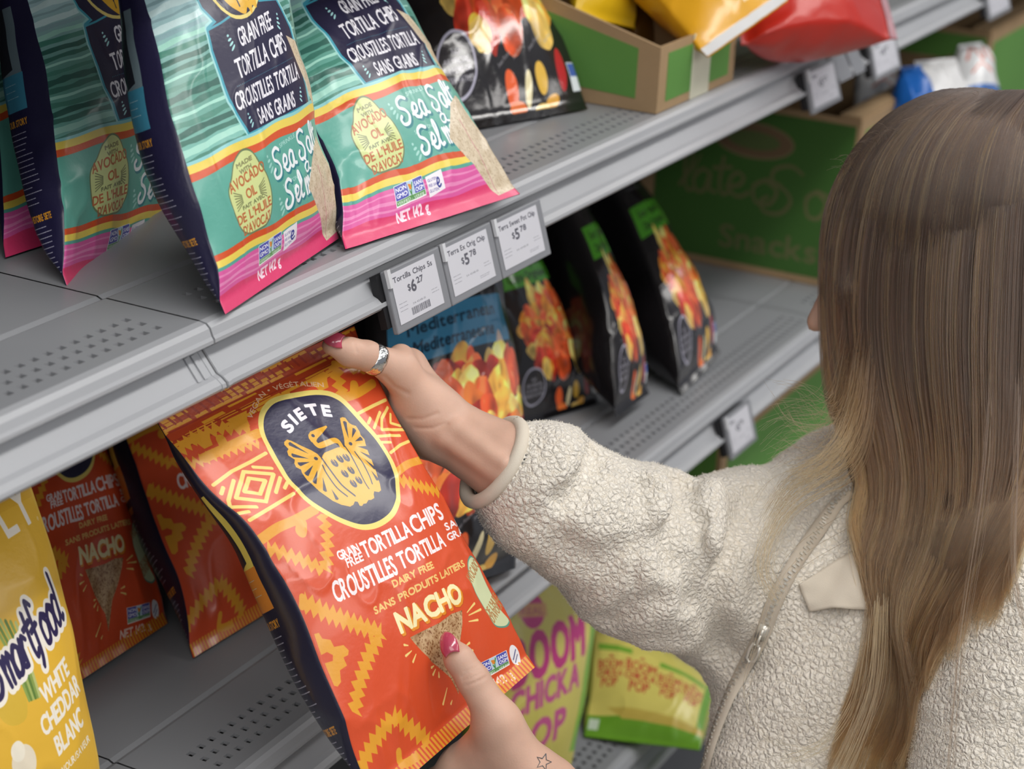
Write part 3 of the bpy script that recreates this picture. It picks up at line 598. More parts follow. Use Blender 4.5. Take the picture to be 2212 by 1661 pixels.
def art_teal(px=4.0):
    a = Art(205, 290, px, TEALC, GUS); teal_bg(a)
    LT, BL_ = '9fd6d6', '3f9fb4'
    # navy panel with blue rim
    base = [(60, 30), (52, 60), (58, 80), (70, 94), (57, 97), (57, 112), (62, 132), (64, 150), (76, 178), (190, 178), (186, 120), (172, 97), (160, 92), (170, 70), (168, 30)]
    p = smooth_pts(base, 1); a.line(p, 9, LT, True); a.line(p, 5, BL_, True); a.poly(base, NAVY)
    a.line([(57, 97), (74, 96), (98, 93)], 1.8, BL_); a.line([(140, 92), (172, 96)], 1.8, BL_)
    a.ell(112, 56, 46, 44, 'e9d47c'); a.ell(112, 56, 43, 41, NAVY)
    a.poly(smooth_pts([(72, 40), (90, 58), (104, 56), (118, 56), (130, 60), (150, 36), (156, 44), (152, 66), (142, 84), (136, 88), (133, 96), (127, 93), (123, 99), (119, 93), (112, 97), (104, 93), (92, 84), (80, 66)], 4, True), 'e4b030')
    for x0, y0, x1, y1 in ((88, 62, 96, 78), (96, 62, 106, 84), (104, 64, 108, 90), (140, 58, 134, 78), (132, 62, 128, 84), (122, 64, 124, 88)): a.line([(x0, y0), (x1, y1)], 1.5, NAVY)
    W_ = 'f0eef4'
    a.text('GRAIN FREE', 94, 118, 14, W_, 58, 3, bold=.3); a.text('TORTILLA CHIPS', 80, 139, 15, W_, 86, 3, bold=.3)
    a.text('CROUSTILLES TORTILLA', 70, 160, 13.5, W_, 110, 1, bold=.3); a.text('SANS GRAINS', 95, 176, 12, W_, 66, 0, bold=.3)
    for i in range(50): a.ell(76 + i * 2, 143.5 - i * .04, .35, .35, '4fa6b8', n=8)
    splash(a, 84, 112, .9, 'a8dede'); splash(a, 160, 112, .9, 'a8dede', -1); splash(a, 86, 170, .8, 'a8dede'); splash(a, 172, 170, .8, 'a8dede', -1)
    # middle field
    a.rect(0, 180, 205, 290, TEALC)
    w = lambda y, k: [(x, y + .8 * math.sin(x * .09 + k)) for x in range(0, 206, 6)]
    def band(y0, y1, col, k=0): a.poly(w(y0, k) + w(y1, k + .4)[::-1], col)
    band(178.5, 181.5, '8fcfd0'); band(181, 187.5, 'ecd35c'); band(187, 192.5, 'd4552b')
    band(248, 253, 'd4552b'); band(252.6, 258, 'ecd35c'); band(257.6, 260.5, '5aa596'); band(260, 291, 'dd5fa4')
    for i in range(6): band(263 + i * 4.6, 264.2 + i * 4.6 + (i % 2), 'e98cbe', i)
    a.poly(w(276, 2) + [(205, 290), (0, 290)], 'dc3f70')
    egg = [(62, 188), (72, 192), (79, 203), (86, 213), (88, 226), (84, 238), (74, 245), (62, 246), (48, 245), (38, 238), (34, 226), (34, 212), (42, 203), (50, 193)]
    avocado(a, egg, [('MADE', 51, 198, 3.2, 20, 4, '8a8a5e'), ('WITH', 53, 203, 3.2, 16, 4, '8a8a5e'), ('AVOCADO', 36, 213, 8, 48, 6, 'bb6a3e'), ('OIL', 54, 222, 7.5, 14, 4, 'bb6a3e'), ('FAIT AVEC', 46, 228, 2.8, 30, 3, '7c8256'), ('DE L\u2019HUILE', 36, 237, 7, 50, 3, 'bb6a3e'), ('D\u2019AVOCAT', 42, 246, 7, 40, 3, 'bb6a3e')])
    for t in range(-3, 4):
        for s_ in (-1, 1): a.line([(60 + s_ * 12, 220 + t * .9), (60 + s_ * 21, 220 + t * 2.3)], .8, '7c8256')
    a.text('SPRINKLE OF', 118, 199, 3.4, 'b8e0d8', 42, 4)
    script(a, 'Sea Salt', 98, 219, 20, 92, 'f0f4f6', '2e7f88', 4, 2.8); a.text('SOUPÇON', 108, 228, 3.2, 'b8e0d8', 26, 3); a.text('DE', 124, 233, 3.2, 'b8e0d8', 7, 3)
    script(a, 'à', 150, 226, 12, 12, 'f0f4f6', '2e7f88', 3, 1.8); script(a, 'Sel marin', 108, 244, 19, 88, 'f0f4f6', '2e7f88', 4, 2.8)
    splash(a, 98, 206, 1, 'a2d6cc'); splash(a, 106, 240, 1, 'a2d6cc')
    badge_gmo(a, [(62, 258.5), (98, 257), (99, 271), (63, 273)]); a.poly([(102, 259), (124, 257), (124, 270), (103, 273)], 'f2eef4')
    for i, s_ in enumerate(('GLUTEN', 'FREE SANS', 'GLUTEN')): a.text(s_, 104, 263 + i * 3.6, 2, '4a3f90', 12, 2)
    script(a, 'e', 115, 268, 10, 5, '3a3f90', 'f2eef4', 2, 1.4)
    a.text('NET 142 g', 62, 283, 7.5, 'f6dce8', 38, 2, bold=.35)
    a.poly([(160, 228), (178, 212), (196, 205), (207, 240), (207, 284), (182, 286), (168, 262), (150, 238)], chip_fn(7, (.86, .80, .70), (.72, .64, .52))); a.line([(178, 226), (184, 284)], .5, 'c0607c')
    a.poly([(172, 124), (190, 130), (204, 150), (206, 186), (196, 172)], chip_fn(8, (.86, .80, .70), (.72, .64, .52)))
    gusset_print(a, NAVY, 'd9962e', ('6d7f86', '3f86a0')); return a
def art_terra(band='4d9a2b', px=2.4, seed=1, words=('Exotic Vegetable', 'Chips Originales')):
    a = Art(205, 290, px, '1c191b', GUS); R_ = random.Random(seed)
    a.text('TERRA', 40, 46, 26, 'c9c9d2', 128, 0, bold=.7); a.text('Real Vegetable Chips', 50, 60, 5, '8c8c94', 100)
    a.rect(12, 82, 192, 122, band); a.text(words[0], 34, 99, 10.5, '26381c' if band[0] == '4' else '17344a', 136, bold=.4); a.text(words[1], 40, 115, 10.5, '26381c' if band[0] == '4' else '17344a', 122, bold=.4)
    if band[0] != '4': a.poly(smooth_pts([(160, 128), (170, 112), (178, 128), (192, 142), (184, 158), (164, 156), (154, 142)], 4, True), 'd8c2b4')
    cols = [(.95, .58, .18), (.96, .70, .28), (.88, .34, .16), (.74, .20, .12), (.96, .80, .42), (.93, .48, .20), (.92, .40, .22)]
    bl = []
    for i in range(92):
        x = R_.uniform(44, 200); y = R_.uniform(134, 232)
        if ((x - 124) / 82) ** 2 + ((y - 184) / 56) ** 2 < 1: bl.append((x, y))
    bl.sort(key=lambda q: q[1])
    for i, (x, y) in enumerate(bl):
        c0 = np.array(cols[R_.randrange(7)], np.float32); rx, ry = R_.uniform(10, 18), R_.uniform(13, 24); rot = R_.uniform(0, 180); k = R_.randrange(99)
        t = np.linspace(0, 2 * math.pi, 18, endpoint=False); rr = 1 + .22 * noise2(t * 1.4, t * 0 + k, 3); q = ellipse(x, y, rx, ry, rot, 18); q = np.array([x, y]) + (q - [x, y]) * rr[:, None]
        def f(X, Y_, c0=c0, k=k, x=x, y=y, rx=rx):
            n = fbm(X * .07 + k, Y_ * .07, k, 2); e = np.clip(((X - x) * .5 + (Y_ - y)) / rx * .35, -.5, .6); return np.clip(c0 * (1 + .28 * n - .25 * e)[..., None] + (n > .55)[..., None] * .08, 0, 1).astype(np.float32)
        a.poly(smooth_pts(q, 3, True), f)
    # round seal and the sliced roots along the foot
    a.ell(44, 246, 26, 24, 'b4b2c4'); a.ell(44, 246, 23.5, 21.5, '2a272c')
    for i, s_ in enumerate(('NO', 'ARTIFICIAL', 'FLAVORS OR', 'PRESERVATIVES')): a.text(s_, 44, 239 + i * 6.4, 4.2, 'c6c4d0', [10, 34, 36, 40][i], align='c')
    for x, y, rx, ry, c, r in ((112, 268, 8, 13, 'e8622f', -10), (118, 281, 11, 5, 'e0702c', 0), (134, 270, 4.5, 12, 'e8dcae', 12), (154, 264, 8, 11, 'e2b548', 0), (164, 280, 10, 4.5, 'dba23c', -15), (184, 260, 6.5, 15, 'b3242c', 8), (148, 284, 10, 4, 'e6bf62', -8)): a.ell(x, y, rx, ry, c, r)
    for x, y, w in ((98, 254, 20), (120, 250, 16), (144, 246, 22), (170, 242, 16)): a.text('Sweet Potato', x, y, 3.4, 'b8b6bc', w, 25)
    a.rect(194, 256, 205, 276, 'dfe6ea'); a.rect(195, 257, 205, 266, '4a64b0'); a.rect(0, 284, 205, 290, '121012')
    a.rect(-60, 0, 0, 290, '1a181a'); return a
def art_yellow(px=2.6):
    a = Art(205, 290, px, 'e7b73c', GUS)
    W_ = 'f6efe2'
    a.rect(-60, 0, 0, 290, 'e7b73c'); a.poly([(0, 0), (205, 0), (205, 30), (0, 38)], 'e0ae36')
    a.text('SIMPLY', 56, 58, 34, W_, 140, 5, bold=.9); a.text('\u00ae', 196, 48, 3, W_)
    a.poly(smooth_pts([(60, 130), (76, 104), (90, 112), (104, 150), (100, 180), (70, 176)], 5, True), 'd9b43c')
    for k in range(6): a.line(smooth_pts([(84 + k * 6, 100 + k * 2), (98 + k * 4, 134), (108 + k * 3, 168)], 5), 3.4, ['8fa653', '6f8d3f', 'a8b765', '5f7f38', '89a04e', 'b9c27a'][k])
    script(a, 'Smartfood', 64, 160, 38, 130, W_, W_, 17, 9, dx=.56); script(a, 'Smartfood', 64, 160, 38, 130, '2c2350', '2c2350', 17, 2.9, dx=.56)
    a.text('WHITE', 128, 176, 14.5, W_, 52, 16, bold=.7); a.text('CHEDDAR', 120, 199, 15.5, W_, 76, 16, bold=.7); a.text('BLANC', 136, 217, 15.5, W_, 52, 16, bold=.7); a.text('FLAVOUR/SAVEUR', 124, 236, 6, W_, 72, 15, bold=.2)
    a.ell(88, 212, 16, 14, 'ece0c8'); a.ell(82, 202, 9, 8, 'f4ecd8'); a.text('SIMPLE', 168, 262, 8, W_, 38, 12, bold=.3); a.rect(202, 0, 205, 290, 'e9c050'); return a
def boom_stack(a, x, y, s_, col, ang=0, bold=.8):
    """the stacked brand lettering, x,y top centre"""
    rows = [('BOOM', 34, 60), ('CHICKA', 22, 62), ('POP', 32, 40)]; yy = y
    for t, h, w in rows:
        yy += h * s_ + 3 * s_; a.text(t, x, yy, h * s_, col, w * s_, ang, bold=bold * s_, align='c', gap=.16)
def art_pop(side=0, px=2.2):
    a = Art(205, 290, px, 'dccf6c', GUS); MG = 'c23a80'
    if side == 0:
        def f(x, y):
            t = np.clip(fbm(x * .01, y * .013, 5, 2) * .6 + .5, 0, 1)[..., None]; return (np.array([.88, .83, .48]) * (1 - t) + np.array([.80, .76, .38]) * t).astype(np.float32)
        a.rect(0, 0, 205, 290, f); a.rect(188, 0, 205, 230, '7fb43e'); a.ell(66, 52, 22, 22, MG); a.rect(40, 44, 92, 60, 'cf9a6a')
        a.text('REAL', 66, 57, 9, 'b86a70', 40, 0, align='c', bold=.3)
        a.text('BOOM', 40, 140, 56, MG, 140, 13, bold=3.2, gap=.22); a.text('CHICKA', 44, 176, 32, 'c4588c', 132, 12, bold=1.8, gap=.2); a.text('POP', 62, 224, 36, 'c4588c', 96, 12, bold=2.2, gap=.2)
        for i in range(9): a.ell(150 + 12 * math.sin(i * 2), 248 + i * 5, 16, 10, ['c8764e', 'd6b06a', 'cf8a58'][i % 3], i * 40)
        a.rect(0, 278, 205, 290, '86b84a')
    else:
        a.rect(0, 0, 205, 34, 'cdbf55'); a.text('MM', 14, 60, 46, MG, 60, 0, bold=3); a.rect(6, 96, 62, 112, '79ac3a'); a.rect(110, 108, 190, 122, '79ac3a')
        boom_stack(a, 28, 132, .66, 'c2503c'); boom_stack(a, 80, 122, .86, 'c2503c'); boom_stack(a, 131, 138, .66, 'c2503c'); boom_stack(a, 173, 140, .56, 'c2503c')
        for x, y in ((28, 130), (80, 120), (131, 136), (173, 138)): a.poly([(x - 5, y), (x, y - 9), (x + 5, y)], 'b8523c')
        a.rect(0, 252, 205, 290, '6fa52f'); a.rect(192, 100, 205, 290, '6fa52f'); a.poly([(30, 238), (205, 240), (205, 256), (60, 256)], 'c8b052'); a.rect(4, 258, 22, 276, 'cfe0c8')
    a.rect(-60, 0, 0, 290, 'a9b04a'); return a

# ------------------------------------------------------------------ bags
def film(name, col, rough=.3): return mat(name, col, rough, 0, (200, .0003), .5)
import time as _t
_t0 = _t.time()
I_or = art_orange(5.0).image('orange_bag_print')
I_te = art_teal(4.2).image('teal_bag_print')
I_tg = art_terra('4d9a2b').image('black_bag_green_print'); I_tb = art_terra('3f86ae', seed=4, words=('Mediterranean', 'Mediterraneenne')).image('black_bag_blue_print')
I_ye = art_yellow().image('yellow_bag_print'); I_p0 = art_pop(0).image('popcorn_front_print'); I_p1 = art_pop(1).image('popcorn_side_print')
M_or = art_mat('orange_film', I_or, .36, coat=.25); M_te = art_mat('teal_film', I_te, .36, coat=.2)
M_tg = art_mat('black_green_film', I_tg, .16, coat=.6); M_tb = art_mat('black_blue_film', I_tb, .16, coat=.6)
M_ye = art_mat('yellow_film', I_ye, .4, coat=.1); M_p0 = art_mat('popcorn_film', I_p0, .3, coat=.3); M_p1 = art_mat('popcorn_side_film', I_p1, .3, coat=.3)
M_navy = film('navy_film', '201d34'); M_blk = film('black_film', '141213', .18); M_yb = film('yellow_film_back', 'e0b040'); M_gb = film('green_film_back', '7aa53a')
M_foil = mat('foil_seal', 'c9c6bd', .25, .6)
def place(key, name, label, cat, group, mf, mb, **k):
    o = G[key].mesh(name, mf, mb, **k)
    org = Vector(G[key].c[3]); o.data.transform(Matrix.Translation(-org)); o.location = org      # origin at the foot
    tag(o, label, cat, group); return o
gt, gb, go, gp = 'teal tortilla chip bags on the upper shelf', 'black vegetable chip bags', 'orange nacho chip bags', 'popcorn bags on the shelf below'
B_held = place('held', 'chip_bag', 'orange nacho tortilla chip bag held up in both hands', 'bag', go, M_or, M_navy, nu=110, nv=160)
place('teal_front', 'chip_bag', 'teal and pink chip bag at the shelf seam, its lower corner over the rail', 'bag', gt, M_te, M_navy, nu=90, nv=130)
place('teal_right', 'chip_bag', 'teal and pink chip bag directly above the three price tags, foot along the rail', 'bag', gt, M_te, M_navy, nu=90, nv=130)
place('teal_left', 'chip_bag', 'shaded teal chip bag standing left of the bag at the shelf seam', 'bag', gt, M_te, M_navy)
place('teal_back', 'chip_bag', 'teal chip bag at the frame edge, mostly hidden behind its neighbours', 'bag', gt, M_te, M_navy, nu=40, nv=60)
place('terra_up', 'vegetable_chip_bag', 'black vegetable chip bag on the upper shelf beside the green tray', 'bag', gb, M_tg, M_blk)
place('terra_up2', 'vegetable_chip_bag', 'dark vegetable chip bag in shadow between teal bag and orange-chip bag', 'bag', gb, M_blk, M_blk, nu=30, nv=40)
place('terra_a', 'vegetable_chip_bag', 'black vegetable chip bag with a blue band, behind the raised wrist', 'bag', gb, M_tb, M_blk)
place('terra_b', 'vegetable_chip_bag', 'black vegetable chip bag with green band, right after the blue-banded one', 'bag', gb, M_tg, M_blk)
place('terra_c', 'vegetable_chip_bag', 'narrow black vegetable chip bag turned sideways, third on the lower shelf', 'bag', gb, M_tg, M_blk)
place('terra_d', 'vegetable_chip_bag', 'last black vegetable chip bag, leaning before the big green carton', 'bag', gb, M_tg, M_blk)
place('orange_a', 'chip_bag', 'orange nacho chip bag between the yellow bag and another orange bag', 'bag', go, M_or, M_navy)
place('orange_b', 'chip_bag', 'orange nacho chip bag on the shelf, partly behind the held bag', 'bag', go, M_or, M_navy)
place('yellow', 'popcorn_bag', 'yellow white-cheddar popcorn bag in the lower left corner', 'bag', gp, M_ye, M_yb)
place('pop_a', 'popcorn_bag', 'yellow-green popcorn bag with magenta letters, front facing out', 'bag', gp, M_p0, M_gb)
place('pop_b', 'popcorn_bag', 'yellow-green popcorn bag lying crosswise with red stacked lettering', 'bag', gp, M_p1, M_gb)
print('BAGS', _t.time() - _t0)

# ------------------------------------------------------------------ price tags, cartons and what they hold
M_bez = mat('tag_bezel', '85878c', .35); M_clip = mat('clear_clip', 'd8dade', .1, 0, None, .8, coat=.8); M_tagback = mat('tag_back', '17171a', .5)
def card_art(w, h, px, fn):
    a = Art(w, h, px, 'cfcfd6'); fn(a); return a
def tag_print(title, price, cents, bar):
    def f(a):
        T_ = '5d5d66'; a.text(title, 2, 8, 4.6, T_, min(50, 2.9 * len(title)), bold=.15); a.text('$', 17, 19, 5.5, T_, bold=.15); a.text(price, 21.5, 21, 9.5, T_, bold=.45); a.text(cents, 29, 16.5, 5.2, T_, 8, bold=.25)
        a.scribble(44, 27, 9, 5, '9a9aa4', 2, seed=3, lw=.5); a.scribble(3, 26, 8, 9, '9a9aa4', 3, seed=5, lw=.5)
        a.text('54-4548-01', 19, 31, 1.8, '7c7c86', 16)
        if bar:
            R_ = random.Random(4); x = 16
            while x < 38: w = R_.uniform(.4, 1.1); a.rect(x, 33, x + w, 39, '55555e'); x += w + R_.uniform(.4, .9)
        else: a.scribble(36, 36, 16, 3, '9a9aa4', 2, seed=8, lw=.5)
    return f
def price_tag(pL, pR, key, title, price, cents, bar, label, group, detail=True, drop=.046, dark=False):
    z = DECKZ[key]; yt, yb = .7375, .7235
    x0, x1 = at_y(*pL, yt)[0], at_y(*pR, yt)[0]; zt = z - .0165; h = drop; w = x1 - x0
    r = empty('price_tag', (x0, yt, zt - h)); tag(r, label, 'price tag', group)
    up = _n([0, yt - yb, h]); n = _n(np.cross([1, 0, 0], up)); n = n if n[1] < 0 else -n; o = np.array([x0, yb, zt - h])
    Mx = np.array([[1, 0, 0], n, up]).T; L_ = math.hypot(h, yt - yb)
    def bx(a0, a1, n0, n1, u0, u1, b): b.box(a0, a1, n0, n1, u0, u1, (Mx, o))
    b = MB(); bx(.0012, w - .0012, 0, .005, 0, L_, b); ob = b.build('bezel', M_bez, r)
    mo = ob.modifiers.new('bevel', 'BEVEL'); mo.width = .0012; mo.segments = 2
    a = card_art(56, 42, 9 if detail else 4, tag_print(title, price, cents, bar)); im = a.image('price_screen_print'); m = art_mat('price_screen', im, .25, bump=0)
    q = np.array([[.006, .0052, .006], [w - .0115, .0052, .006], [w - .0115, .0052, L_ - .0035], [.006, .0052, L_ - .0035], [.006, .0056, .006], [w - .0115, .0056, .006], [w - .0115, .0056, L_ - .0035], [.006, .0056, L_ - .0035]]) @ Mx.T + o
    s = mesh_obj('screen', q, [(4, 5, 6, 7), (0, 3, 2, 1), (0, 1, 5, 4), (1, 2, 6, 5), (2, 3, 7, 6), (3, 0, 4, 7)], m, r, False, [(0, 0), (1, 0), (1, 1), (0, 1)] * 2)
    b = MB(); bx(.0005, .0045, .005, .0078, L_ - .013, L_ + .001, b); b.build('clip', M_clip, r)
    b = MB(); bx(-.004 if dark else .003, w - .004, -.006, 0, .006, L_ - .002, b); b.build('tag_back', M_tagback, r)
    return r
gtg = 'shelf-edge price tags'
price_tag((817, 575), (938, 520), 'upper', 'Tortilla Chips 5s', '6', '27', True, 'price tag reading $6.27 with a barcode, leftmost of three under the teal bags', gtg, dark=True)
price_tag((937, 520), (1050, 467), 'upper', 'Terra Ex Orig Chip', '5', '78', False, 'price tag reading $5.78, middle one of three under the teal bags', gtg)
price_tag((1049, 467), (1157, 420), 'upper', 'Terra Sweet Pot Chip', '5', '78', False, 'price tag reading $5.78, right one of three under the teal bags', gtg)
price_tag((1731, 158), (1795, 130), 'upper', 'Chips', '5', '27', False, 'blurred price tag on the upper rail right of the green tray', gtg, False, dark=True)
price_tag((1868, 95), (1925, 70), 'upper', 'Chips', '4', '97', False, 'blurred price tag on the upper rail under the red bag end', gtg, False, dark=True)
price_tag((2118, -18), (2165, -40), 'upper', 'Chips', '4', '97', False, 'farthest price tag, cut by the top edge of the picture', gtg, False, dark=True)
price_tag((1556, 893), (1613, 850), 'lower', 'Chips', '5', '78', False, 'blurred price tag on the lower rail near the hair wisps', gtg, False, dark=True)
z = DECKZ['upper']
for i, (a_, b_) in enumerate((((1797, 128), (1825, 116)), ((1829, 114), (1852, 104)))):
    x0, x1 = at_y(*a_, .74)[0], at_y(*b_, .74)[0]; q = MB(); q.prism([(.744, z - .019), (.7285, z - .046), (.7265, z - .045), (.742, z - .018)], x0, x1)
    tag(q.build('label_plate', M_bez), ['grey empty label plate beside the blurred tag after the green tray', 'grey empty label plate, second one towards the red bag end'][i], 'label plate', 'empty label plates')

M_kraft = mat('kraft_board', 'a58a68', .7, 0, (60, .0003), .3, .1, 14); M_tape = mat('clear_tape', 'cfcdb8', .3, 0, None, .5, .05, 30)
M_gprint = mat('green_printed_board', '5f9146', .6, 0, (50, .0002), .3, .08, 6)
def board(name, quad, th, m, parent, hole=None):
    """cardboard panel: outer quad, thickness inwards along its normal"""
    q = np.asarray(quad, float); n = _n(np.cross(q[1] - q[0], q[3] - q[0])); V = np.concatenate([q, q - n * th])
    return mesh_obj(name, V, [(0, 1, 2, 3), (7, 6, 5, 4), (0, 4, 5, 1), (1, 5, 6, 2), (2, 6, 7, 3), (3, 7, 4, 0)], m, parent, False)
def inset(name, quad, u0, u1, v0, v1, m, parent, lift_=.0005):
    q = np.asarray(quad, float); n = _n(np.cross(q[1] - q[0], q[3] - q[0])); f = lambda u, v: (q[0] * (1 - u) + q[1] * u) * (1 - v) + (q[3] * (1 - u) + q[2] * u) * v
    s = np.array([f(u0, v0), f(u1, v0), f(u1, v1), f(u0, v1)]) + n * lift_
    return board(name, s, lift_ * .9, m, parent)
def tray(x0, x1, y0, y1, z, hf, hb, label, group, tape=True):
    r = empty('cardboard_tray', (x0, y0, z)); tag(r, label, 'tray', group); t = .004
    L_ = [(x0, y1, z), (x0, y0, z), (x0, y0, z + hf), (x0, y1, z + hb)]; R_ = [(x1, y0, z), (x1, y1, z), (x1, y1, z + hb), (x1, y0, z + hf)]
    F_ = [(x0 + t, y0, z), (x1 - t, y0, z), (x1 - t, y0, z + hf), (x0 + t, y0, z + hf)]; B_ = [(x1 - t, y1, z), (x0 + t, y1, z), (x0 + t, y1, z + hb), (x1 - t, y1, z + hb)]
    s = board('side_panel', L_, t, M_kraft, r); inset('green_print', L_, .0, .93, .17, .86, M_gprint, s)
    s = board('side_panel', R_, t, M_kraft, r); inset('green_print', R_, .07, 1, .17, .86, M_gprint, s)
    s = board('front_panel', F_, t, M_kraft, r); inset('green_print', F_, .08, .42, .14, .88, M_gprint, s); inset('green_print', F_, .63, .93, .14, .88, M_gprint, s)
    if tape: inset('packing_tape', F_, .40, .65, -.0, 1.02, M_tape, s, .0012)
    board('back_panel', B_, t, M_kraft, r); q = MB(); q.box(x0 + t, x1 - t, y0 + t, y1 - t, z, z + .003); q.build('tray_floor', M_kraft, r)
    return r
zu = DECKZ['upper'] + .0008
tray(1.737, 1.926, .753, 1.08, zu, .063, .15, 'green printed cardboard tray with clear tape, on the upper shelf', 'green cardboard trays')
tray(2.33, 2.53, .80, 1.10, zu, .06, .13, 'green cardboard tray behind the red bag, cut by the top edge', 'green cardboard trays')
# bags in the tray and the red bag
M_gold = film('golden_film', 'e0a020', .3); M_yel = film('bright_yellow_film', 'e3b91f', .3); M_red = film('red_film', 'b8281c', .32); M_plum = film('plum_film', '8c4a58', .35); M_brown = film('amber_film', '6b4a1c', .25)
M_white = film('white_film', 'dcdcdc', .3); M_blue = film('blue_film', '1f5fae', .3)
def simple_bag(name, B, label, group, m, seam=None):
    o = B.mesh(name, m, m, nu=36, nv=48); org = Vector(B.c[3]); o.data.transform(Matrix.Translation(-org)); o.location = org; tag(o, label, 'bag', group)
    if seam:
        u = np.linspace(0, 1, 24); P = B.front(u, np.full(24, .999)); Q = B.front(u, np.full(24, .95)); V = np.concatenate([P + B.n * .0012, Q + B.n * .0012, P, Q]); n = 24
        mesh_obj('end_seam', V, [(i, i + 1, n + i + 1, n + i) for i in range(n - 1)], seam, o, True)
    return o
gt2 = 'bags standing in the green tray'
a = Art(205, 290, 2, 'e0a422', GUS); a.text('PUFFS', 40, 120, 30, 'f6e6b8', 120, 0, bold=1); a.text('150 g', 120, 262, 14, 'f6ead0', 44, 0, bold=.5); a.text('CHEESE', 100, 240, 9, 'f3dda0', 60, bold=.3); a.rect(-60, 0, 0, 290, 'd89a1e')
M_goldp = art_mat('golden_print', a.image('golden_bag_print'), .3, coat=.4)
simple_bag('snack_bag', Bag(at_d(1205, -190, 2.08), at_d(1330, -200, 2.12), at_d(1372, 62, 2.06), at_d(1245, 30, 2.0), T=.05, seed=31), 'bright yellow snack bag at the left end of the green tray', gt2, M_yel)
simple_bag('snack_bag', Bag(at_d(1330, -120, 2.14), at_d(1430, -120, 2.2), at_d(1452, 130, 2.14), at_d(1352, 120, 2.06), T=.04, seed=32), 'amber see-through snack bag in shade inside the green tray', gt2, M_brown)
simple_bag('snack_bag', Bag(at_d(1255, -130, 2.10), at_d(1520, -290, 2.16), at_d(1702, 2, 2.0), at_d(1528, 124, 1.955), T=.06, seed=33, amp=1.6, pull=.0), 'golden snack bag tipping its corner over the front of the green tray', gt2, M_goldp, M_white)
simple_bag('snack_bag', Bag(at_d(1600, 98, 2.06), at_d(1585, -130, 2.14), at_d(1890, -95, 2.30), at_d(1938, 84, 2.19), T=.085, seed=34, amp=1.7, bot=.35, pull=.02, edge=.75), 'red snack bag lying on the upper shelf right of the green tray', 'snack bags lying on the upper shelf', M_red, M_plum)
# big green carton on the lower shelf
def carton(x0, x1, y0, y1, z, h, label, group, art=None, rim=True):
    r = empty('carton', (x0, y0, z)); tag(r, label, 'box', group); t = .005
    L_ = [(x0, y1, z), (x0, y0, z), (x0, y0, z + h), (x0, y1, z + h)]; F_ = [(x0 + t, y0, z), (x1 - t, y0, z), (x1 - t, y0, z + h), (x0 + t, y0, z + h)]
    s = board('side_panel', L_, t, M_kraft, r)
    q = np.array(L_, float) + np.array([-.0006, 0, 0]); q[:, 1] = np.where(q[:, 1] > (y0 + y1) / 2, y1 - .02, y0 + .006); q[:, 2] = np.where(q[:, 2] > z + h / 2, z + h - .008, z + .010)
    V = np.concatenate([q, q + [.0004, 0, 0]]); mesh_obj('green_print', V, [(0, 1, 2, 3), (7, 6, 5, 4), (0, 4, 5, 1), (1, 5, 6, 2), (2, 6, 7, 3), (3, 7, 4, 0)], art or M_gprint, s, False, [(0, 0), (1, 0), (1, 1), (0, 1)] * 2)
    s = board('front_panel', F_, t, M_kraft, r); inset('green_print', F_, .03, .97, .05, .93, M_gprint, s)
    board('side_panel', [(x1, y0, z), (x1, y1, z), (x1, y1, z + h), (x1, y0, z + h)], t, M_kraft, r); board('back_panel', [(x1 - t, y1, z), (x0 + t, y1, z), (x0 + t, y1, z + h), (x1 - t, y1, z + h)], t, M_kraft, r)
    b = MB(); b.box(x0 + t, x1 - t, y0 + t, y1 - t, z, z + .004); b.build('carton_floor', M_kraft, r)
    if rim:
        for k in range(2):
            b = MB(); yy = (y0 + .002, y0 + .03) if k == 0 else (y1 - .03, y1 - .002); b.box(x0 + .002, x1 - .002, *yy, z + h, z + h + .004); b.build('folded_flap', M_kraft, r)
    return r
a = Art(300, 220, 2.6, '3f6a2a')
a.ell(150, 42, 62, 26, '7f7250'); a.ell(150, 42, 58, 22, '765f45'); a.ell(150, 42, 40, 13, '5a6a3c')
script(a, 'late', 40, 130, 56, 110, '6d6e45', '6d6e45', 4, 3.5); a.line([(60, 100), (70, 75)], 3, '6d6e45'); script(a, 'o', 150, 130, 60, 52, '6d6e45', '6d6e45', 4, 3.5); script(a, 'So', 165, 140, 66, 110, '6d6e45', '6d6e45', 3, 3.5)
a.text('Snacks', 110, 200, 34, '6a6c44', 150, 0, bold=.8)
M_gart = art_mat('green_carton_print', a.image('green_carton_print'), .6, bump=.0001)
zl = DECKZ['lower'] + .0008
carton(2.40, 2.86, .762, 1.055, zl, .222, 'big green carton with faded tan lettering at the end of the lower shelf', 'green snack cartons', M_gart)
carton(3.02, 3.46, .775, 1.05, zl, .235, 'open carton with a pale brown rim behind the big green carton', 'green snack cartons')
carton(3.66, 4.15, .775, 1.05, zl, .24, 'farthest blurred carton by the top right corner', 'green snack cartons')
z3 = DECKZ['third'] + .0008
carton(2.12, 2.66, .80, 1.08, z3, .24, 'green carton on the shelf below, seen under the lower rail', 'green snack cartons')
carton(2.78, 3.2, .80, 1.08, z3, .22, 'second green carton on the shelf below, behind the hair', 'green snack cartons')
gw = 'white snack bags in the cartons'
a = Art(205, 290, 2, 'd9dadb', GUS); a.line(smooth_pts([(20, 60), (60, 20), (100, 70), (140, 30), (180, 80)], 5), 12, 'c4604a'); a.line(smooth_pts([(30, 110), (90, 84), (150, 120)], 5), 8, 'c96a50'); a.rect(0, 150, 205, 200, '2a66b0'); a.text('SNACKS', 30, 240, 26, 'b8453a', 140, bold=1)
M_wprint = art_mat('white_bag_print', a.image('white_bag_print'), .3, coat=.3)
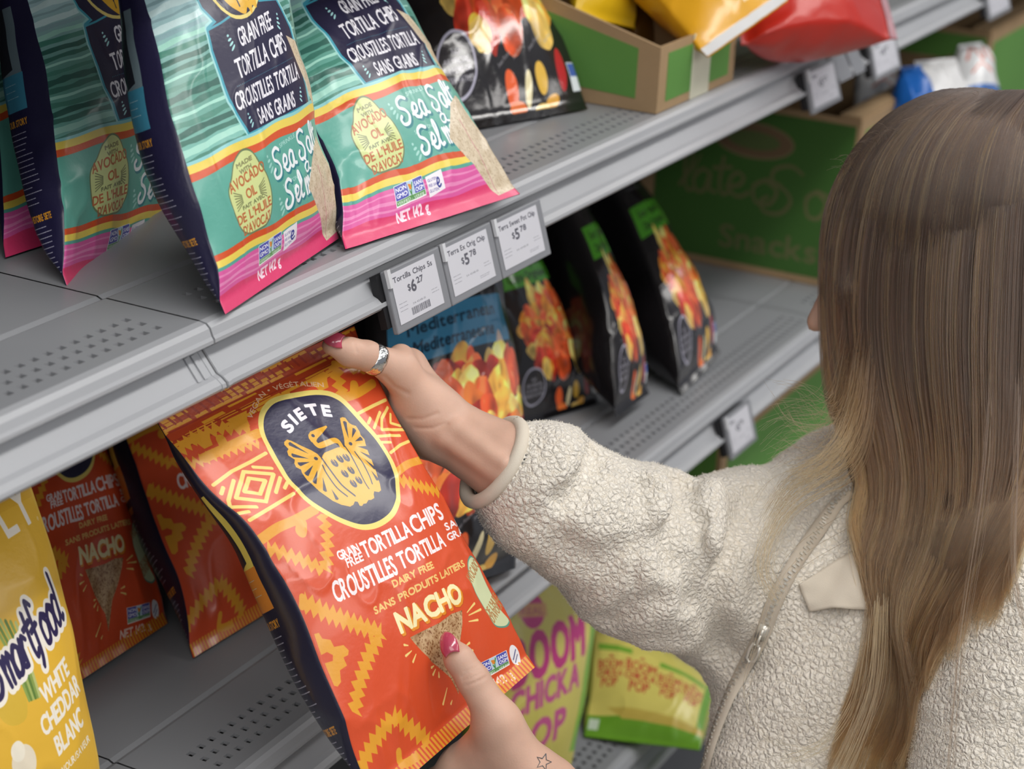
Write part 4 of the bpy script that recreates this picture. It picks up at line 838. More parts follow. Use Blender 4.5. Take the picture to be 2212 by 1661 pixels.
for i, (A_, B_, C_, D_, m, lb) in enumerate([
    ((1850, 150, 2.74), (1935, 142, 2.78), (1950, 300, 2.72), (1850, 300, 2.66), M_wprint, 'white snack bag with a red mark, front left in the big green carton'),
    ((1945, 145, 2.66), (1990, 140, 2.70), (1998, 310, 2.64), (1935, 310, 2.60), M_blue, 'blue and white snack bag poking out of the big green carton'),
    ((1975, 132, 2.74), (2065, 125, 2.80), (2100, 320, 2.74), (1990, 320, 2.66), M_white, 'crumpled white snack bag behind the blue one'),
    ((2070, 98, 2.86), (2120, 92, 2.90), (2170, 300, 2.82), (2050, 310, 2.74), M_wprint, 'white snack bag with a pointed top, above the shopper\'s parting'),
    ((2140, 60, 3.9), (2230, 30, 4.0), (2240, 110, 3.9), (2140, 120, 3.8), M_white, 'small white snack bag far back by the right edge')]):
    simple_bag('snack_bag', Bag(at_d(*A_), at_d(*B_), at_d(*C_), at_d(*D_), T=.05, seed=40 + i, amp=3.2), lb, gw, m)

# ------------------------------------------------------------------ the shopper: solid shapes blended as distance fields
def cap(P, a, b, ra, rb):
    a = np.asarray(a, np.float32); b = np.asarray(b, np.float32); d = b - a; t = np.clip(((P - a) @ d) / (d @ d + 1e-9), 0, 1); q = P - a - t[..., None] * d
    return np.sqrt((q * q).sum(-1)) - (ra + (rb - ra) * t)
def ell(P, c, R_, r):
    r = np.asarray(r, np.float32); q = (P - np.asarray(c, np.float32)) @ np.asarray(R_, np.float32).T; k0 = np.sqrt(((q / r) ** 2).sum(-1)); k1 = np.sqrt(((q / r ** 2) ** 2).sum(-1)) + 1e-9
    return k0 * (k0 - 1) / k1
def smin(a, b, k):
    h = np.clip(.5 + .5 * (b - a) / k, 0, 1); return b + (a - b) * h - k * h * (1 - h)
def smax(a, b, k): return -smin(-a, -b, k)
def sdf_mesh(fn, lo, hi, h, blk=12):
    lo = np.asarray(lo, float); hi = np.asarray(hi, float); nb = np.ceil((hi - lo) / (h * blk)).astype(int); rad = h * blk * .5 * 1.7321
    bi = np.stack(np.meshgrid(*[np.arange(n) for n in nb], indexing='ij'), -1).reshape(-1, 3)
    c = lo + (bi + .5) * h * blk; d = np.concatenate([fn(c[i:i + 20000].astype(np.float32)) for i in range(0, len(c), 20000)])
    bi = bi[np.abs(d) < rad * 1.35 + .008]; N = nb * blk + 2; g = np.arange(blk + 1); off = np.stack(np.meshgrid(g, g, g, indexing='ij'), -1)
    ids, pts, quads = [], [], []
    cid = lambda i: (i[..., 0] * N[1] + i[..., 1]) * N[2] + i[..., 2]
    CH = 150
    for s0 in range(0, len(bi), CH):
        B = bi[s0:s0 + CH]; I = B[:, None, None, None, :] * blk + off[None]; P = (lo + I * h).astype(np.float32); D = fn(P.reshape(-1, 3)).reshape(I.shape[:-1]); S = D < 0
        C = S[:, :-1, :-1, :-1]; cnt = np.zeros(C.shape, int)
        for dx in (0, 1):
            for dy in (0, 1):
                for dz in (0, 1): cnt += S[:, dx:blk + dx, dy:blk + dy, dz:blk + dz]
        act = (cnt > 0) & (cnt < 8); ai = np.argwhere(act)
        if len(ai):
            acc = np.zeros((len(ai), 3)); num = np.zeros(len(ai)); b0, x, y, z = ai.T
            for ax in range(3):
                for u in (0, 1):
                    for v in (0, 1):
                        o0 = [0, 0, 0]; oth = [k for k in range(3) if k != ax]; o0[oth[0]] = u; o0[oth[1]] = v; o1 = list(o0); o1[ax] = 1
                        a_ = D[b0, x + o0[0], y + o0[1], z + o0[2]]; b_ = D[b0, x + o1[0], y + o1[1], z + o1[2]]; k = (a_ < 0) != (b_ < 0)
                        t = np.where(k, a_ / (a_ - b_ + 1e-12), 0); p = np.tile(np.array(o0, float), (len(ai), 1)); p[:, ax] += t; acc += p * k[:, None]; num += k
            G_ = I[b0, x, y, z]; ids.append(cid(G_)); pts.append(lo + (G_ + acc / num[:, None]) * h)
        for ax in range(3):
            sl = [slice(0, blk)] * 3; sl1 = list(sl); sl1[ax] = slice(1, blk + 1)
            a_ = S[(slice(None), *sl)]; b_ = S[(slice(None), *sl1)]; e = np.argwhere(a_ != b_)
            if not len(e): continue
            G_ = I[e[:, 0], e[:, 1], e[:, 2], e[:, 3]]; fl = a_[e[:, 0], e[:, 1], e[:, 2], e[:, 3]]; u, v = [(1, 2), (2, 0), (0, 1)][ax]
            U = np.zeros(3, int); U[u] = 1; V_ = np.zeros(3, int); V_[v] = 1
            q = np.stack([cid(G_ - U - V_), cid(G_ - V_), cid(G_), cid(G_ - U)], 1); q[~fl] = q[~fl][:, ::-1]; quads.append(q)
    ids = np.concatenate(ids); pts = np.concatenate(pts); o = np.argsort(ids); ids = ids[o]; pts = pts[o]; Q = np.concatenate(quads)
    J = np.searchsorted(ids, Q); J = np.clip(J, 0, len(ids) - 1); ok = (ids[J] == Q).all(1); return pts, J[ok]
def fast_mesh(name, V, Q, mat_, parent, loc=None):
    loc = np.array(parent_loc(parent)) if parent is not None else (np.zeros(3) if loc is None else np.asarray(loc)); me = bpy.data.meshes.new(name); V = V - loc
    me.vertices.add(len(V)); me.vertices.foreach_set('co', V.astype(np.float32).ravel()); me.loops.add(Q.size); me.loops.foreach_set('vertex_index', Q.astype(np.int32).ravel())
    me.polygons.add(len(Q)); me.polygons.foreach_set('loop_start', np.arange(0, Q.size, 4, dtype=np.int32)); me.polygons.foreach_set('use_smooth', np.ones(len(Q), bool)); me.update(calc_edges=True); me.validate()
    o = bpy.data.objects.new(name, me); COL.objects.link(o); me.materials.append(mat_)
    if parent is not None: o.parent = parent
    else: o.location = loc
    return o
def hit(fn, px, py, d0=1.0, d1=2.6):
    """where the line of sight meets a solid"""
    r = ray(px, py); d = d0
    for _ in range(160):
        s = float(fn((CAM + r * d)[None].astype(np.float32))[0])
        if s < .0004: return CAM + r * d
        d += max(s * .6, .0005) / np.linalg.norm(r)
        if d > d1: break
    return None
D_ = at_d
CR = RW @ np.array([1, 0, 0]); CU = RW @ np.array([0, -1, 0]); CF = RW @ np.array([0, 0, 1])
RCR, LCR = [], []
def crease(P, d, L_):
    m = d < .006
    if L_ and m.any():
        Q_ = P[m]; e = d[m]
        for pts, w, a_ in L_:
            g = np.full(len(Q_), 9., np.float32)
            for p, q in zip(pts[:-1], pts[1:]): g = np.minimum(g, cap(Q_, p, q, 0, 0))
            e = e + a_ * np.exp(-(g / w) ** 2)
        d = d.copy(); d[m] = e
    return d
# ---- right hand, raised: thumb over the front of the bag, fingers behind it
RH = dict(W=(992, 948, 1.520), F=(1092, 1003, 1.505))
def rhand(P):
    d = cap(P, D_(1500, 1235, 1.60), D_(1100, 1005, 1.512), .036, .0265)                       # forearm inside the sleeve
    d = smin(d, cap(P, D_(1110, 1010, 1.512), D_(1000, 945, 1.522), .0265, .0205), .02)
    d = smin(d, cap(P, D_(1010, 958, 1.520), D_(925, 905, 1.528), .0200, .0215), .02)          # wrist to palm heel
    d = smin(d, cap(P, D_(930, 880, 1.525), D_(886, 790, 1.533), .0185, .0125), .016)          # index side of the palm
    d = smin(d, cap(P, D_(925, 900, 1.540), D_(880, 822, 1.556), .0190, .0120), .012)
    d = smin(d, cap(P, D_(925, 925, 1.552), D_(872, 865, 1.574), .0185, .0115), .012)
    d = smin(d, cap(P, D_(930, 940, 1.545), D_(868, 905, 1.586), .0180, .0105), .012)
    d = smin(d, cap(P, D_(940, 935, 1.522), D_(878, 880, 1.520), .0180, .0150), .012)          # ball of the thumb
    d = smin(d, cap(P, D_(930, 890, 1.515), D_(862, 800, 1.500), .0175, .0135), .014)
    d = smin(d, cap(P, D_(862, 798, 1.500), D_(792, 768, 1.483), .0132, .0102), .008)          # thumb
    d = smin(d, cap(P, D_(792, 768, 1.483), D_(755, 760, 1.477), .0104, .0098), .005)
    d = smin(d, cap(P, D_(755, 760, 1.477), D_(716, 746, 1.470), .0098, .0068), .005)
    d = smin(d, cap(P, D_(878, 788, 1.522), D_(866, 768, 1.512), .0110, .0085), .010)          # knuckle seen behind the thumb
    for m, p, t, r in (((886, 790, 1.533), (838, 812, 1.585), (800, 850, 1.600), .0090), ((880, 822, 1.556), (835, 850, 1.602), (795, 885, 1.612), .0092), ((872, 865, 1.574), (832, 892, 1.612), (800, 925, 1.620), .0088), ((868, 905, 1.586), (838, 930, 1.615), (812, 955, 1.622), .0078)):
        a_, b_, c_ = D_(*m), D_(*p), D_(*t); e_ = c_ + (c_ - b_) * .45 + CR * -.004
        d = smin(d, cap(P, a_, b_, r * 1.15, r * 1.02), .006); d = smin(d, cap(P, b_, c_, r * 1.02, r * .92), .003); d = smin(d, cap(P, c_, e_, r * .92, r * .75), .003)
    for a_, b_, r in (((1090, 1035, 1.482), (960, 948, 1.500), .0035), ((1088, 1000, 1.480), (985, 925, 1.499), .0030)): d = smin(d, cap(P, D_(*a_), D_(*b_), r, r), .010)      # tendons
    return crease(P, d, RCR)
# ---- left hand, below: thumb on the front, palm under the bag's lower edge
def lhand(P):
    d = cap(P, D_(1560, 2060, 1.52), D_(1250, 1800, 1.455), .038, .027)
    d = smin(d, cap(P, D_(1260, 1810, 1.455), D_(1175, 1712, 1.445), .0265, .0215), .02)
    d = smin(d, cap(P, D_(1175, 1705, 1.446), D_(1085, 1640, 1.444), .0220, .0200), .02)
    d = smin(d, cap(P, D_(1130, 1660, 1.432), D_(1078, 1560, 1.424), .0190, .0150), .014)       # thumb metacarpal
    d = smin(d, cap(P, D_(1076, 1558, 1.424), D_(1022, 1468, 1.423), .0145, .0112), .008)
    d = smin(d, cap(P, D_(1022, 1468, 1.423), D_(992, 1424, 1.424), .0114, .0102), .004)
    d = smin(d, cap(P, D_(992, 1424, 1.424), D_(974, 1398, 1.429), .0102, .0074), .004)
    d = smin(d, cap(P, D_(1120, 1680, 1.450), D_(985, 1668, 1.456), .0215, .0135), .014)        # back of the hand
    d = smin(d, cap(P, D_(1130, 1705, 1.462), D_(965, 1712, 1.480), .0200, .0125), .012)
    d = smin(d, cap(P, D_(1140, 1725, 1.475), D_(965, 1752, 1.500), .0190, .0120), .012)
    d = smin(d, cap(P, D_(1145, 1745, 1.480), D_(985, 1790, 1.515), .0175, .0110), .012)
    d = smin(d, cap(P, D_(1065, 1590, 1.436), D_(1010, 1640, 1.452), .0135, .0120), .020)       # web between thumb and first finger
    for m, p, t, r in (((985, 1668, 1.456), (905, 1705, 1.478), (880, 1690, 1.515), .0098), ((965, 1712, 1.480), (890, 1735, 1.515), (885, 1700, 1.550), .0098), ((965, 1752, 1.500), (900, 1760, 1.545), (915, 1715, 1.572), .0092), ((985, 1790, 1.515), (935, 1785, 1.560), (955, 1735, 1.590), .0082)):
        a_, b_, c_ = D_(*m), D_(*p), D_(*t); e_ = c_ + (c_ - b_) * .4
        d = smin(d, cap(P, a_, b_, r * 1.15, r * 1.02), .006); d = smin(d, cap(P, b_, c_, r * 1.02, r * .92), .003); d = smin(d, cap(P, c_, e_, r * .92, r * .75), .003)
    return crease(P, d, LCR)
# ---- head: faces the shelf, turned a little away from the lens
HC = D_(2053, 556, 1.62); th = math.radians(26)
fw = _n(-CR * math.cos(th) + CF * math.sin(th) - CU * .16); hu = _n(CU - fw * (CU @ fw) + 0 * CR); hr = np.cross(fw, hu)      # forward, up, her right
HR = np.array([fw, hr, hu])
def hp(f, r, u): return HC + fw * f + hr * r + hu * u
def head(P):
    d = ell(P, hp(-.012, 0, .035), HR, (.096, .076, .088))
    d = smin(d, ell(P, hp(.030, 0, -.025), HR, (.062, .060, .085)), .03)
    d = smin(d, ell(P, hp(.058, 0, -.085), HR, (.026, .026, .022)), .03)                        # chin
    for s in (-1, 1):
        d = smin(d, cap(P, hp(-.005, s * .055, -.055), hp(.050, s * .022, -.090), .014, .014), .02)  # jaw
        d = smin(d, ell(P, hp(.060, s * .036, -.022), HR, (.020, .020, .018)), .02)             # cheek
        d = smax(d, -ell(P, hp(.094, s * .031, .008), HR, (.016, .018, .010)), .012)            # eye socket
        d = smin(d, ell(P, hp(.0745, s * .031, .006), HR, (.0125, .0135, .0115)), .003)         # eyeball under the lid
        d = smin(d, ell(P, hp(.079, s * .026, .022), HR, (.009, .018, .005)), .010)             # brow
        d = smin(d, ell(P, hp(-.010, s * .070, -.008), HR, (.018, .0045, .028)), .006)           # ear
        d = smax(d, -ell(P, hp(-.006, s * .080, -.006), HR, (.010, .005, .016)), .004)
        d = smin(d, ell(P, hp(.098, s * .011, -.038), HR, (.010, .008, .007)), .005)            # nostril wing
    d = smin(d, cap(P, hp(.086, 0, .012), hp(.117, 0, -.032), .0075, .0088), .010)              # nose
    d = smin(d, ell(P, hp(.090, 0, -.064), HR, (.010, .022, .0045)), .004); d = smin(d, ell(P, hp(.088, 0, -.073), HR, (.010, .019, .0055)), .004)
    d = smin(d, cap(P, hp(-.030, 0, -.06), hp(-.065, 0, -.19), .052, .055), .03)                # neck
    return d
NB = hp(-.07, 0, -.20)
pel = np.array([1.60, .30, .72]); SR = D_(1850, 1110, 1.76); SL = D_(2260, 1240, 1.50)
def body(P):
    d = head(P)
    d = smin(d, cap(P, NB, D_(1930, 1500, 1.66), .055, .10), .05); d = smin(d, cap(P, SR, SL, .05, .05), .05); d = smin(d, cap(P, D_(1930, 1500, 1.66), pel, .10, .115), .05)
    d = smin(d, cap(P, SR, D_(1500, 1235, 1.60), .048, .036), .03); d = smin(d, cap(P, SL, D_(2080, 1900, 1.44), .048, .038), .03); d = smin(d, cap(P, D_(2080, 1900, 1.44), D_(1560, 2060, 1.52), .038, .036), .02)
    for s in (-1, 1):
        hx = pel + hr * s * .085; kn = np.array([hx[0] - .02, hx[1] + .03, .26]); an = np.array([hx[0], hx[1] + .0, -.10])
        d = smin(d, cap(P, hx, kn, .088, .056), .03); d = smin(d, cap(P, kn, an, .056, .036), .02); d = smin(d, cap(P, an + [0, 0, -.055], an + [-.05, .15, -.062], .036, .030), .02)
    return d
# ---- jacket
SLV = [((1090, 1012), 1.515, 104), ((1172, 1058), 1.525, 150), ((1268, 1122), 1.545, 152), ((1385, 1190), 1.575, 190), ((1490, 1222), 1.60, 182), ((1600, 1235), 1.645, 226), ((1725, 1165), 1.70, 172), ((1850, 1110), 1.75, 165)]
SLV = [(D_(*c, d), r * d / FPX) for c, d, r in SLV]
cuff_n = _n(SLV[2][0] - SLV[0][0]); cuff_c = SLV[0][0] - cuff_n * .010
GR = [([(1480, 1025), (1482, 1060), (1470, 1110), (1462, 1165), (1462, 1215)], 1.575, .0105, .026), ([(1522, 1120), (1514, 1180), (1505, 1240), (1500, 1310)], 1.53, .0090, .022), ([(1372, 985), (1382, 1050), (1388, 1100)], 1.50, .008, .006), ([(1296, 965), (1290, 1010), (1262, 1060), (1225, 1085)], 1.545, .011, .017),
      ([(1440, 1140), (1400, 1175), (1330, 1190)], 1.49, .009, .007), ([(1640, 1060), (1600, 1120), (1560, 1240), (1545, 1340), (1560, 1420)], 1.54, .013, .016), ([(1310, 1345), (1370, 1310), (1440, 1290)], 1.50, .010, .010), ([(1170, 1130), (1230, 1190), (1310, 1225)], 1.46, .012, .008), ([(1700, 1010), (1690, 1080), (1650, 1150)], 1.58, .012, .010),
      ([(1375, 1130), (1372, 1230), (1372, 1330)], 1.50, .0035, .0045), ([(1420, 1000), (1430, 1060), (1425, 1110)], 1.52, .012, -.010), ([(1560, 1010), (1545, 1080), (1535, 1160)], 1.57, .012, -.010), ([(1200, 905), (1215, 960)], 1.49, .016, -.006), ([(1400, 1395), (1470, 1390)], 1.56, .014, -.006), ([(1600, 1440), (1640, 1350), (1650, 1250)], 1.55, .014, .010)]
def jacket0(P):
    d = None
    for (a_, ra), (b_, rb) in zip(SLV[:-1], SLV[1:]):
        e = cap(P, a_, b_, ra, rb); d = e if d is None else smin(d, e, .006)
    t = cap(P, D_(1975, 1180, 1.68), D_(1930, 1480, 1.67), .105, .126); t = smin(t, cap(P, D_(1930, 1480, 1.67), pel + [0, 0, .06], .130, .150), .05)
    t = smin(t, cap(P, D_(1795, 1330, 1.64), D_(1690, 1660, 1.61), .062, .060), .05); t = smin(t, cap(P, SR, SL, .078, .076), .05); t = smin(t, cap(P, NB, NB - hu * .06, .075, .095), .05)
    d = smin(d, t, .022)
    s = cap(P, SL, D_(2120, 1900, 1.46), .080, .062); s = smin(s, cap(P, D_(2120, 1900, 1.46), D_(1560, 2070, 1.52), .062, .052), .03); s = smin(s, cap(P, D_(1560, 2070, 1.52), D_(1370, 1960, 1.475), .052, .044), .02)
    d = smin(d, s, .014)
    return d
def jacket(P):
    d = jacket0(P)
    m = d < .06
    if m.any():
        Q_ = P[m]; e = d[m]
        for pts, dd, w, a_ in GRW:
            g = np.full(len(Q_), 9., np.float32)
            for p, q in zip(pts[:-1], pts[1:]): g = np.minimum(g, cap(Q_, p, q, 0, 0))
            e = e + a_ * np.exp(-(g / w) ** 2)
        d = d.copy(); d[m] = e
    d = smax(d, (cuff_c - P) @ cuff_n.astype(np.float32), .002)                                       # cuff opening
    ax = cap(P, SLV[0][0] - cuff_n * .04, SLV[1][0], SLV[0][1] - .0030, SLV[0][1] - .002); return smax(d, -ax, .003)
GRW = []
for pts, dd, w, a_ in GR:
    q = []
    for p in pts:
        h_ = hit(jacket0, *p); h_ = h_ if h_ is not None else D_(*p, dd)
        g_ = np.array([float((jacket0((h_ + e_ * .002)[None].astype(np.float32)) - jacket0((h_ - e_ * .002)[None].astype(np.float32)))[0]) for e_ in np.eye(3)]); q.append(h_ - (_n(g_) * w * .8 if a_ > .012 else 0))
    GRW.append((q, dd, w, a_))

def crs(fn, L_):
    out = []
    for pts, w, a_ in L_:
        q = [hit(fn, *p) for p in pts]
        if all(x is not None for x in q): out.append((q, w, a_))
    return out
LCR = crs(lhand, [([(998, 1462), (1018, 1452), (1040, 1445)], .0011, .0011), ([(1000, 1470), (1022, 1462), (1044, 1452)], .0010, .0009), ([(1006, 1482), (1030, 1472), (1050, 1462)], .0011, .0008), ([(1004, 1452), (1022, 1444), (1034, 1438)], .0010, .0007), ([(1012, 1560), (1022, 1600), (1018, 1640)], .0030, .0014)])
RCR = crs(rhand, [([(842, 738), (848, 752), (846, 768)], .0012, .0012), ([(854, 738), (862, 756)], .0012, .0008), ([(880, 905), (915, 905), (945, 893)], .0014, .0008), ([(898, 925), (935, 925), (965, 915)], .0014, .0009), ([(832, 815), (850, 835), (880, 850)], .0020, .0008), ([(765, 742), (770, 760)], .0011, .0006)])
def skin_mat():
    m = mat('skin', 'cfa893', .48, 0, (700, .00012), .4, .07, 45); b = m.node_tree.nodes['Principled BSDF']
    b.inputs['Subsurface Weight'].default_value = .12; b.inputs['Subsurface Radius'].default_value = (.6, .22, .12); b.inputs['Subsurface Scale'].default_value = .008; return m
M_skin = skin_mat()
lo_ = lambda *p: np.min(np.array(p), 0) ; hi_ = lambda *p: np.max(np.array(p), 0)
pts_r = [D_(700, 700, 1.45), D_(1180, 1130, 1.45), D_(700, 700, 1.66), D_(1180, 1130, 1.66), D_(1180, 700, 1.45), D_(700, 1130, 1.66)]
pts_l = [D_(840, 1340, 1.38), D_(1330, 1900, 1.38), D_(840, 1340, 1.62), D_(1330, 1900, 1.62), D_(1330, 1340, 1.4), D_(840, 1900, 1.62)]
_t1 = _t.time()
Vr, Qr = sdf_mesh(rhand, lo_(*pts_r) - .03, hi_(*pts_r) + .03, .0010)
Vl, Ql = sdf_mesh(lhand, lo_(*pts_l) - .03, hi_(*pts_l) + .03, .0010)
Vb, Qb = sdf_mesh(body, np.array([1.0, -.05, -.2]), np.array([2.1, .95, 1.75]), .005)
Vb2 = np.concatenate([Vb, Vr, Vl]); Qb2 = np.concatenate([Qb, Qr + len(Vb), Ql + len(Vb) + len(Vr)])
person = fast_mesh('person', Vb2, Qb2, M_skin, None, np.array([pel[0], pel[1], -.2]))
tag(person, 'shopper with long brown hair in a cream fleece jacket, holding the orange bag', 'person')
print('BODY', len(Vb2), _t.time() - _t1)

# ------------------------------------------------------------------ clothes, nails, ring, hair (children of the shopper)
def fleece_mat(name, col):
    m = mat(name, col, 1.0, 0, None, .02); nt = m.node_tree; b = nt.nodes['Principled BSDF']; b.inputs['Sheen Weight'].default_value = .5; b.inputs['Sheen Roughness'].default_value = .6; L_ = nt.links.new
    tc = nt.nodes.new('ShaderNodeTexCoord'); nz = nt.nodes.new('ShaderNodeTexNoise'); nz.inputs['Scale'].default_value = 240; nz.inputs['Detail'].default_value = 2.5
    ad = nt.nodes.new('ShaderNodeMixRGB'); ad.blend_type = 'LINEAR_LIGHT'; ad.inputs[0].default_value = .0026
    L_(tc.outputs['Object'], nz.inputs['Vector']); L_(tc.outputs['Object'], ad.inputs[1]); L_(nz.outputs['Color'], ad.inputs[2])
    vo = nt.nodes.new('ShaderNodeTexVoronoi'); vo.feature = 'DISTANCE_TO_EDGE'; vo.inputs['Scale'].default_value = 190; L_(ad.outputs[0], vo.inputs['Vector'])
    mp = nt.nodes.new('ShaderNodeMapRange'); mp.inputs[1].default_value = -.12; mp.inputs[2].default_value = .42; mp.interpolation_type = 'SMOOTHSTEP'; L_(vo.outputs['Distance'], mp.inputs[0])
    n2 = nt.nodes.new('ShaderNodeTexNoise'); n2.inputs['Scale'].default_value = 620; n2.inputs['Detail'].default_value = 3; L_(tc.outputs['Object'], n2.inputs['Vector'])
    ma = nt.nodes.new('ShaderNodeMath'); ma.operation = 'MULTIPLY_ADD'; ma.inputs[1].default_value = .32; L_(n2.outputs['Fac'], ma.inputs[0]); L_(mp.outputs[0], ma.inputs[2])
    bu = nt.nodes.new('ShaderNodeBump'); bu.inputs['Distance'].default_value = .0026; bu.inputs['Strength'].default_value = .8; L_(ma.outputs[0], bu.inputs['Height']); L_(bu.outputs['Normal'], b.inputs['Normal'])
    # crease shade painted into the base colour: darker, browner cream between the curls
    mp2 = nt.nodes.new('ShaderNodeMapRange'); mp2.inputs[1].default_value = .0; mp2.inputs[2].default_value = .10; L_(vo.outputs['Distance'], mp2.inputs[0])
    mx = nt.nodes.new('ShaderNodeMixRGB'); c = srgb(col); mx.inputs[1].default_value = (c[0] * .85, c[1] * .82, c[2] * .77, 1); mx.inputs[2].default_value = (*c, 1); L_(mp2.outputs[0], mx.inputs[0]); L_(mx.outputs[0], b.inputs['Base Color'])
    return m
M_fleece = fleece_mat('cream_sherpa_fleece', 'f0e9dc'); M_bind = mat('beige_binding', 'd6ccbc', .8, 0, (1500, .0002), .2); M_zip = mat('zip_tape', 'c9beae', .7, 0, (1200, .0002), .2); M_zipm = mat('zip_metal', 'd6d2c8', .3, .5)
_t2 = _t.time()
Vj, Qj = sdf_mesh(jacket, np.array([1.0, -.02, .55]), np.array([2.05, .95, 1.32]), .0025)
def grad(fn, P, e=.0015):
    P = np.asarray(P, np.float32).reshape(-1, 3); g = np.stack([fn(P + np.eye(3, dtype=np.float32)[i] * e) - fn(P - np.eye(3, dtype=np.float32)[i] * e) for i in range(3)], -1)
    return g / (np.linalg.norm(g, axis=1)[:, None] + 1e-9)
def n3(P, s, seed):
    x, y, z = (P * s).T; return (noise2(x + z * .37, y + z * .61, seed) + noise2(y - x * .31, z + x * .53, seed + 1) + noise2(z + y * .47, x - y * .29, seed + 2)) / 2
# soft pile unevenness, kept off the thin cuff
gN = np.zeros_like(Vj)
tri = Vj[Qj]; fn_ = np.cross(tri[:, 2] - tri[:, 0], tri[:, 3] - tri[:, 1])
for k in range(4): np.add.at(gN, Qj[:, k], fn_)
gN /= np.linalg.norm(gN, axis=1)[:, None] + 1e-12
nearc = np.clip(((Vj - cuff_c) @ cuff_n) / .02, 0, 1)
Vj = Vj + gN * ((n3(Vj, 150, 3) * .0009 + n3(Vj, 34, 9) * .0022) * nearc)[:, None]
jk = fast_mesh('fleece_jacket', Vj, Qj, M_fleece, person); jk['label'] = 'cream curly fleece jacket with front zip'
print('JACKET', len(Vj), _t.time() - _t2)
# loose fibres standing off the pile
RF = np.random.RandomState(3); pj = project(Vj); vis = (pj[:, 0] > 980) & (pj[:, 0] < 2260) & (pj[:, 1] > 850) & (pj[:, 1] < 1720) & (nearc > .3); cand = np.where(vis)[0]; cand = RF.choice(cand, min(52000, len(cand)), False)
p0 = Vj[cand]; d0 = gN[cand] + RF.normal(0, .75, (len(cand), 3)); d0 /= np.linalg.norm(d0, axis=1)[:, None]; d1 = d0 + RF.normal(0, .8, d0.shape) - gN[cand] * .3; d1 /= np.linalg.norm(d1, axis=1)[:, None]; l_ = RF.uniform(.0010, .0024, (len(cand), 1))
FP = np.stack([p0, p0 + d0 * l_ * .5, p0 + d0 * l_ * .5 + d1 * l_ * .5], 1).reshape(-1, 3) - np.array(parent_loc(jk))
fc = bpy.data.hair_curves.new('pile_fibres'); fc.add_curves([3] * len(cand)); fc.attributes['position'].data.foreach_set('vector', FP.astype(np.float32).ravel()); fr_ = fc.attributes.get('radius') or fc.attributes.new('radius', 'FLOAT', 'POINT'); fr_.data.foreach_set('value', np.tile([.00011, .00010, .00006], len(cand)).astype(np.float32))
fc.materials.append(mat('pile_fibre', 'f2ecdf', .9, 0, None, .1)); fo = bpy.data.objects.new('pile_fibres', fc); COL.objects.link(fo); fo.parent = jk; fo['kind'] = 'stuff'
# bound edge of the cuff
e1 = _n(np.cross(cuff_n, CF)); e2 = np.cross(cuff_n, e1); ring_ = []
for k in range(49):
    t = 2 * math.pi * k / 48; dr = e1 * math.cos(t) + e2 * math.sin(t); ring_.append(SLV[0][0] + cuff_n * ((cuff_c - SLV[0][0]) @ cuff_n) + dr * (SLV[0][1] - .0022))
b = MB(); b.tube(ring_, .0054, 12, False); o = b.build('cuff_binding', M_bind, jk, True)
# zip: tape, teeth and pull
ZP = [(1838, 1062), (1800, 1095), (1755, 1152), (1712, 1212), (1682, 1268), (1658, 1322), (1640, 1372), (1608, 1436), (1572, 1512), (1540, 1600), (1516, 1690)]
zc = []
for p in smooth_pts(ZP, 8):
    h_ = hit(jacket, p[0] + 6, p[1]); 
    if h_ is not None: zc.append(h_)
zc = np.array(zc); zc = zc + grad(jacket, zc) * .0016
for _ in range(3): zc[1:-1] = (zc[:-2] + zc[1:-1] * 2 + zc[2:]) / 4
zn = grad(jacket, zc); T_ = np.gradient(zc, axis=0); T_ /= np.linalg.norm(T_, axis=1)[:, None]; zs = np.cross(T_, zn)
V = []; n = len(zc)
for w_, h_ in ((-.0062, .0002), (-.0052, .0026), (-.0020, .0030), (0, .0034), (.0020, .0030), (.0052, .0026), (.0062, .0002)): V.append(zc + zs * w_ + zn * h_)
V = np.concatenate(V); F = [(j * n + i, j * n + i + 1, (j + 1) * n + i + 1, (j + 1) * n + i) for j in range(6) for i in range(n - 1)]
mesh_obj('zip_tape', V, F, M_zip, jk, True)
b = MB(); L_ = np.r_[0, np.cumsum(np.linalg.norm(np.diff(zc, axis=0), axis=1))]
for k, s_ in enumerate(np.arange(0, L_[-1], .0028)):
    c = np.array([np.interp(s_, L_, zc[:, i]) for i in range(3)]); i = min(int(np.searchsorted(L_, s_)), n - 1); sd = .0009 if k % 2 else -.0009
    b.box(-.0016, .0016, -.0008, .0008, 0, .0012, (np.array([zs[i], T_[i], zn[i]]).T, c + zn[i] * .0032 + zs[i] * sd))
o = b.build('zip_teeth', M_zipm, jk); o['kind'] = 'stuff'
pc = hit(jacket, 1648, 1362); pn = grad(jacket, pc)[0]; i = int(np.argmin(np.linalg.norm(zc - pc, axis=1))); pt, ps = T_[i], zs[i]; pt = pt if pt[2] < 0 else -pt; R3 = np.array([ps, pt, pn]).T
b = MB(); b.box(-.0045, .0045, -.008, .004, .004, .0085, (R3, pc)); b.box(-.0012, .0012, -.006, .003, .0085, .0115, (R3, pc)); b.tube([pc + pn * .011 + pt * -.001, pc + pn * .0125 + pt * .005, pc + pn * .010 + pt * .010], .0010, 8)
q = [pc + pn * .0095 + pt * .009 + ps * x + pt * y for x, y in ((-.0028, 0), (-.0038, .006), (-.0034, .013), (0, .016), (.0034, .013), (.0038, .006), (.0028, 0), (-.0028, 0))]; b.tube(q, .0013, 8)
o = b.build('zip_pull', M_zipm, jk, True)
